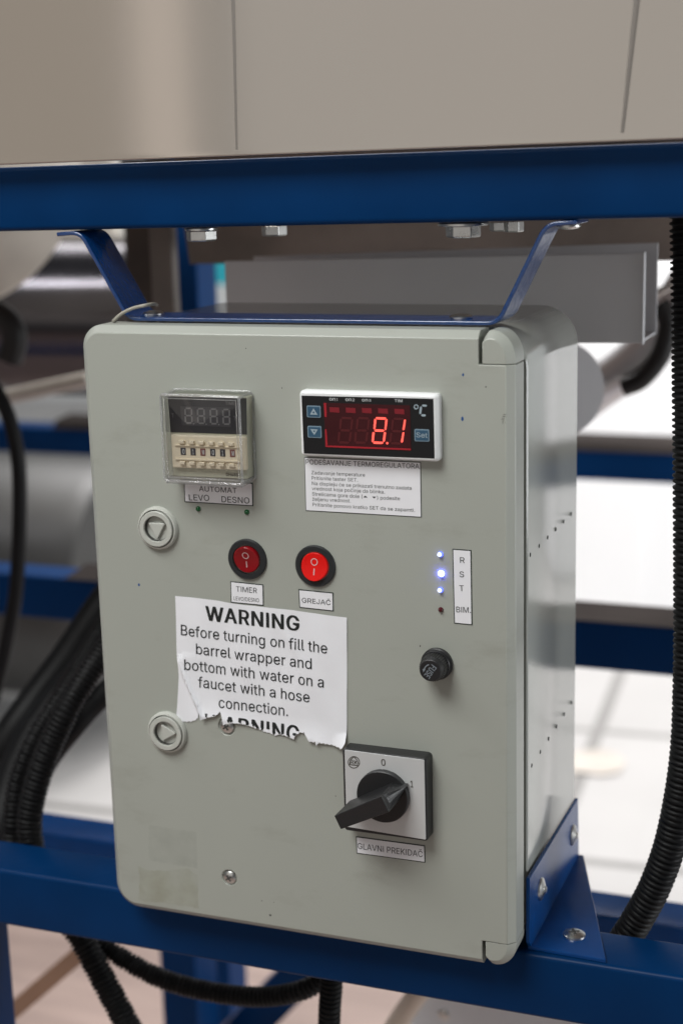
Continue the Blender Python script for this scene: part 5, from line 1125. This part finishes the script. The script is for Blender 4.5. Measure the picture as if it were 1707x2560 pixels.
c = aty(60, 1420, 1.85); sc = (c - CAM_C).dot(Vector(CAM_R[2])) / FPX; rr = 310 * sc; x1_ = aty(330, 1420, 1.85).x
lathe('shell', (-3.0, 1.85, c.z), (1, 0, 0), [(0, 0.02), (0, rr), (x1_ + 2.3, rr), (x1_ + 2.32, rr * 1.03), (x1_ + 2.36, rr * 1.03), (x1_ + 2.38, rr), (x1_ + 2.97, rr), (x1_ + 3.0, rr * .94), (x1_ + 3.0, 0.02)], M['darksteel'], lb, n=72)
o = tube('steel_rail', [aty(-40, 1003, .70), aty(30, 990, .70), aty(130, 968, .70), aty(260, 940, .70)], 0.0085, M['palesteel'], n=14, step=0.02); tag(o, 'pale slanting rail crossing behind the upper left edge of the box', 'rail')
o = tube('dark_handle', [aty(-30, 770, .5), aty(20, 800, .5), aty(38, 850, .5), aty(25, 900, .5)], 0.012, M['toe'], n=14); tag(o, 'stubby dark handle at the left edge under the funnel', 'handle')
# flat taupe strip and dark plate between the strap leg and the post
a = aty(376, 700, 0.45); b_ = aty(434, 700, 0.45); zb2 = aty(400, 800, 0.45).z
o = box('flat_bar', (a.x, 0.45, zb2 - 0.1), (b_.x, 0.462, 0.27), M['taupe'], bevel=0.002); tag(o, 'taupe upright flat bar between the strap leg and the blue post', 'bar')
a = aty(318, 700, 0.60); b_ = aty(400, 700, 0.60)
o = box('rusty_plate', (a.x, 0.60, -0.05), (b_.x, 0.61, 0.27), M['brown']); tag(o, 'dark brown stained steel plate just behind the left strap leg', 'plate')

# ================================================================== BELOW THE LOWER BEAM
a = aty(20, 2540, 0.35); b_ = aty(200, 2385, 0.35); d = (b_ - a)
s = Vector((-d.z, 0, d.x)).normalized() * 0.0075
o = loft('wooden_stick', [[(q_.x + k * s.x, y_, q_.z + k * s.z) for y_, k in ((0.35, -1), (0.38, -1), (0.38, 1), (0.35, 1))] for q_ in (a - d * 1.2, b_ + d * 0.5)], M['wood'], bevel=0.001); tag(o, 'brown wooden stick slanting under the left end of the lower beam', 'stick')
o = tube('cream_tube', [aty(1130, 2380, .30), aty(1055, 2470, .30), aty(985, 2570, .30), aty(900, 2720, .30)], 0.0085, M['creamtube'], n=16, step=0.01); tag(o, 'cream coloured tube slanting down under the right part of the lower beam', 'tube')
a = aty(1045, 2455, .36); b_ = aty(1450, 2620, .36)
gp = thing('steel_plate', 'grey steel plate with a rivet under the right part of the lower beam', 'plate', (a.x + .05, .36, a.z - .05))
loft('sheet', [[(aty(1045, 2440, .36).x, .36, a.z + .02), (1.0, .36, a.z + .02), (1.0, .36, a.z - .25), (aty(1010, 2600, .36).x - .02, .36, a.z - .25)], [(aty(1045, 2440, .36).x, .37, a.z + .02), (1.0, .37, a.z + .02), (1.0, .37, a.z - .25), (aty(1010, 2600, .36).x - .02, .37, a.z - .25)]], M['channel'], gp)
c = aty(1109, 2537, .36); dome('rivet', (c.x, .36, c.z), (0, -1, 0), 0.005, 0.002, M['zinc'], gp)
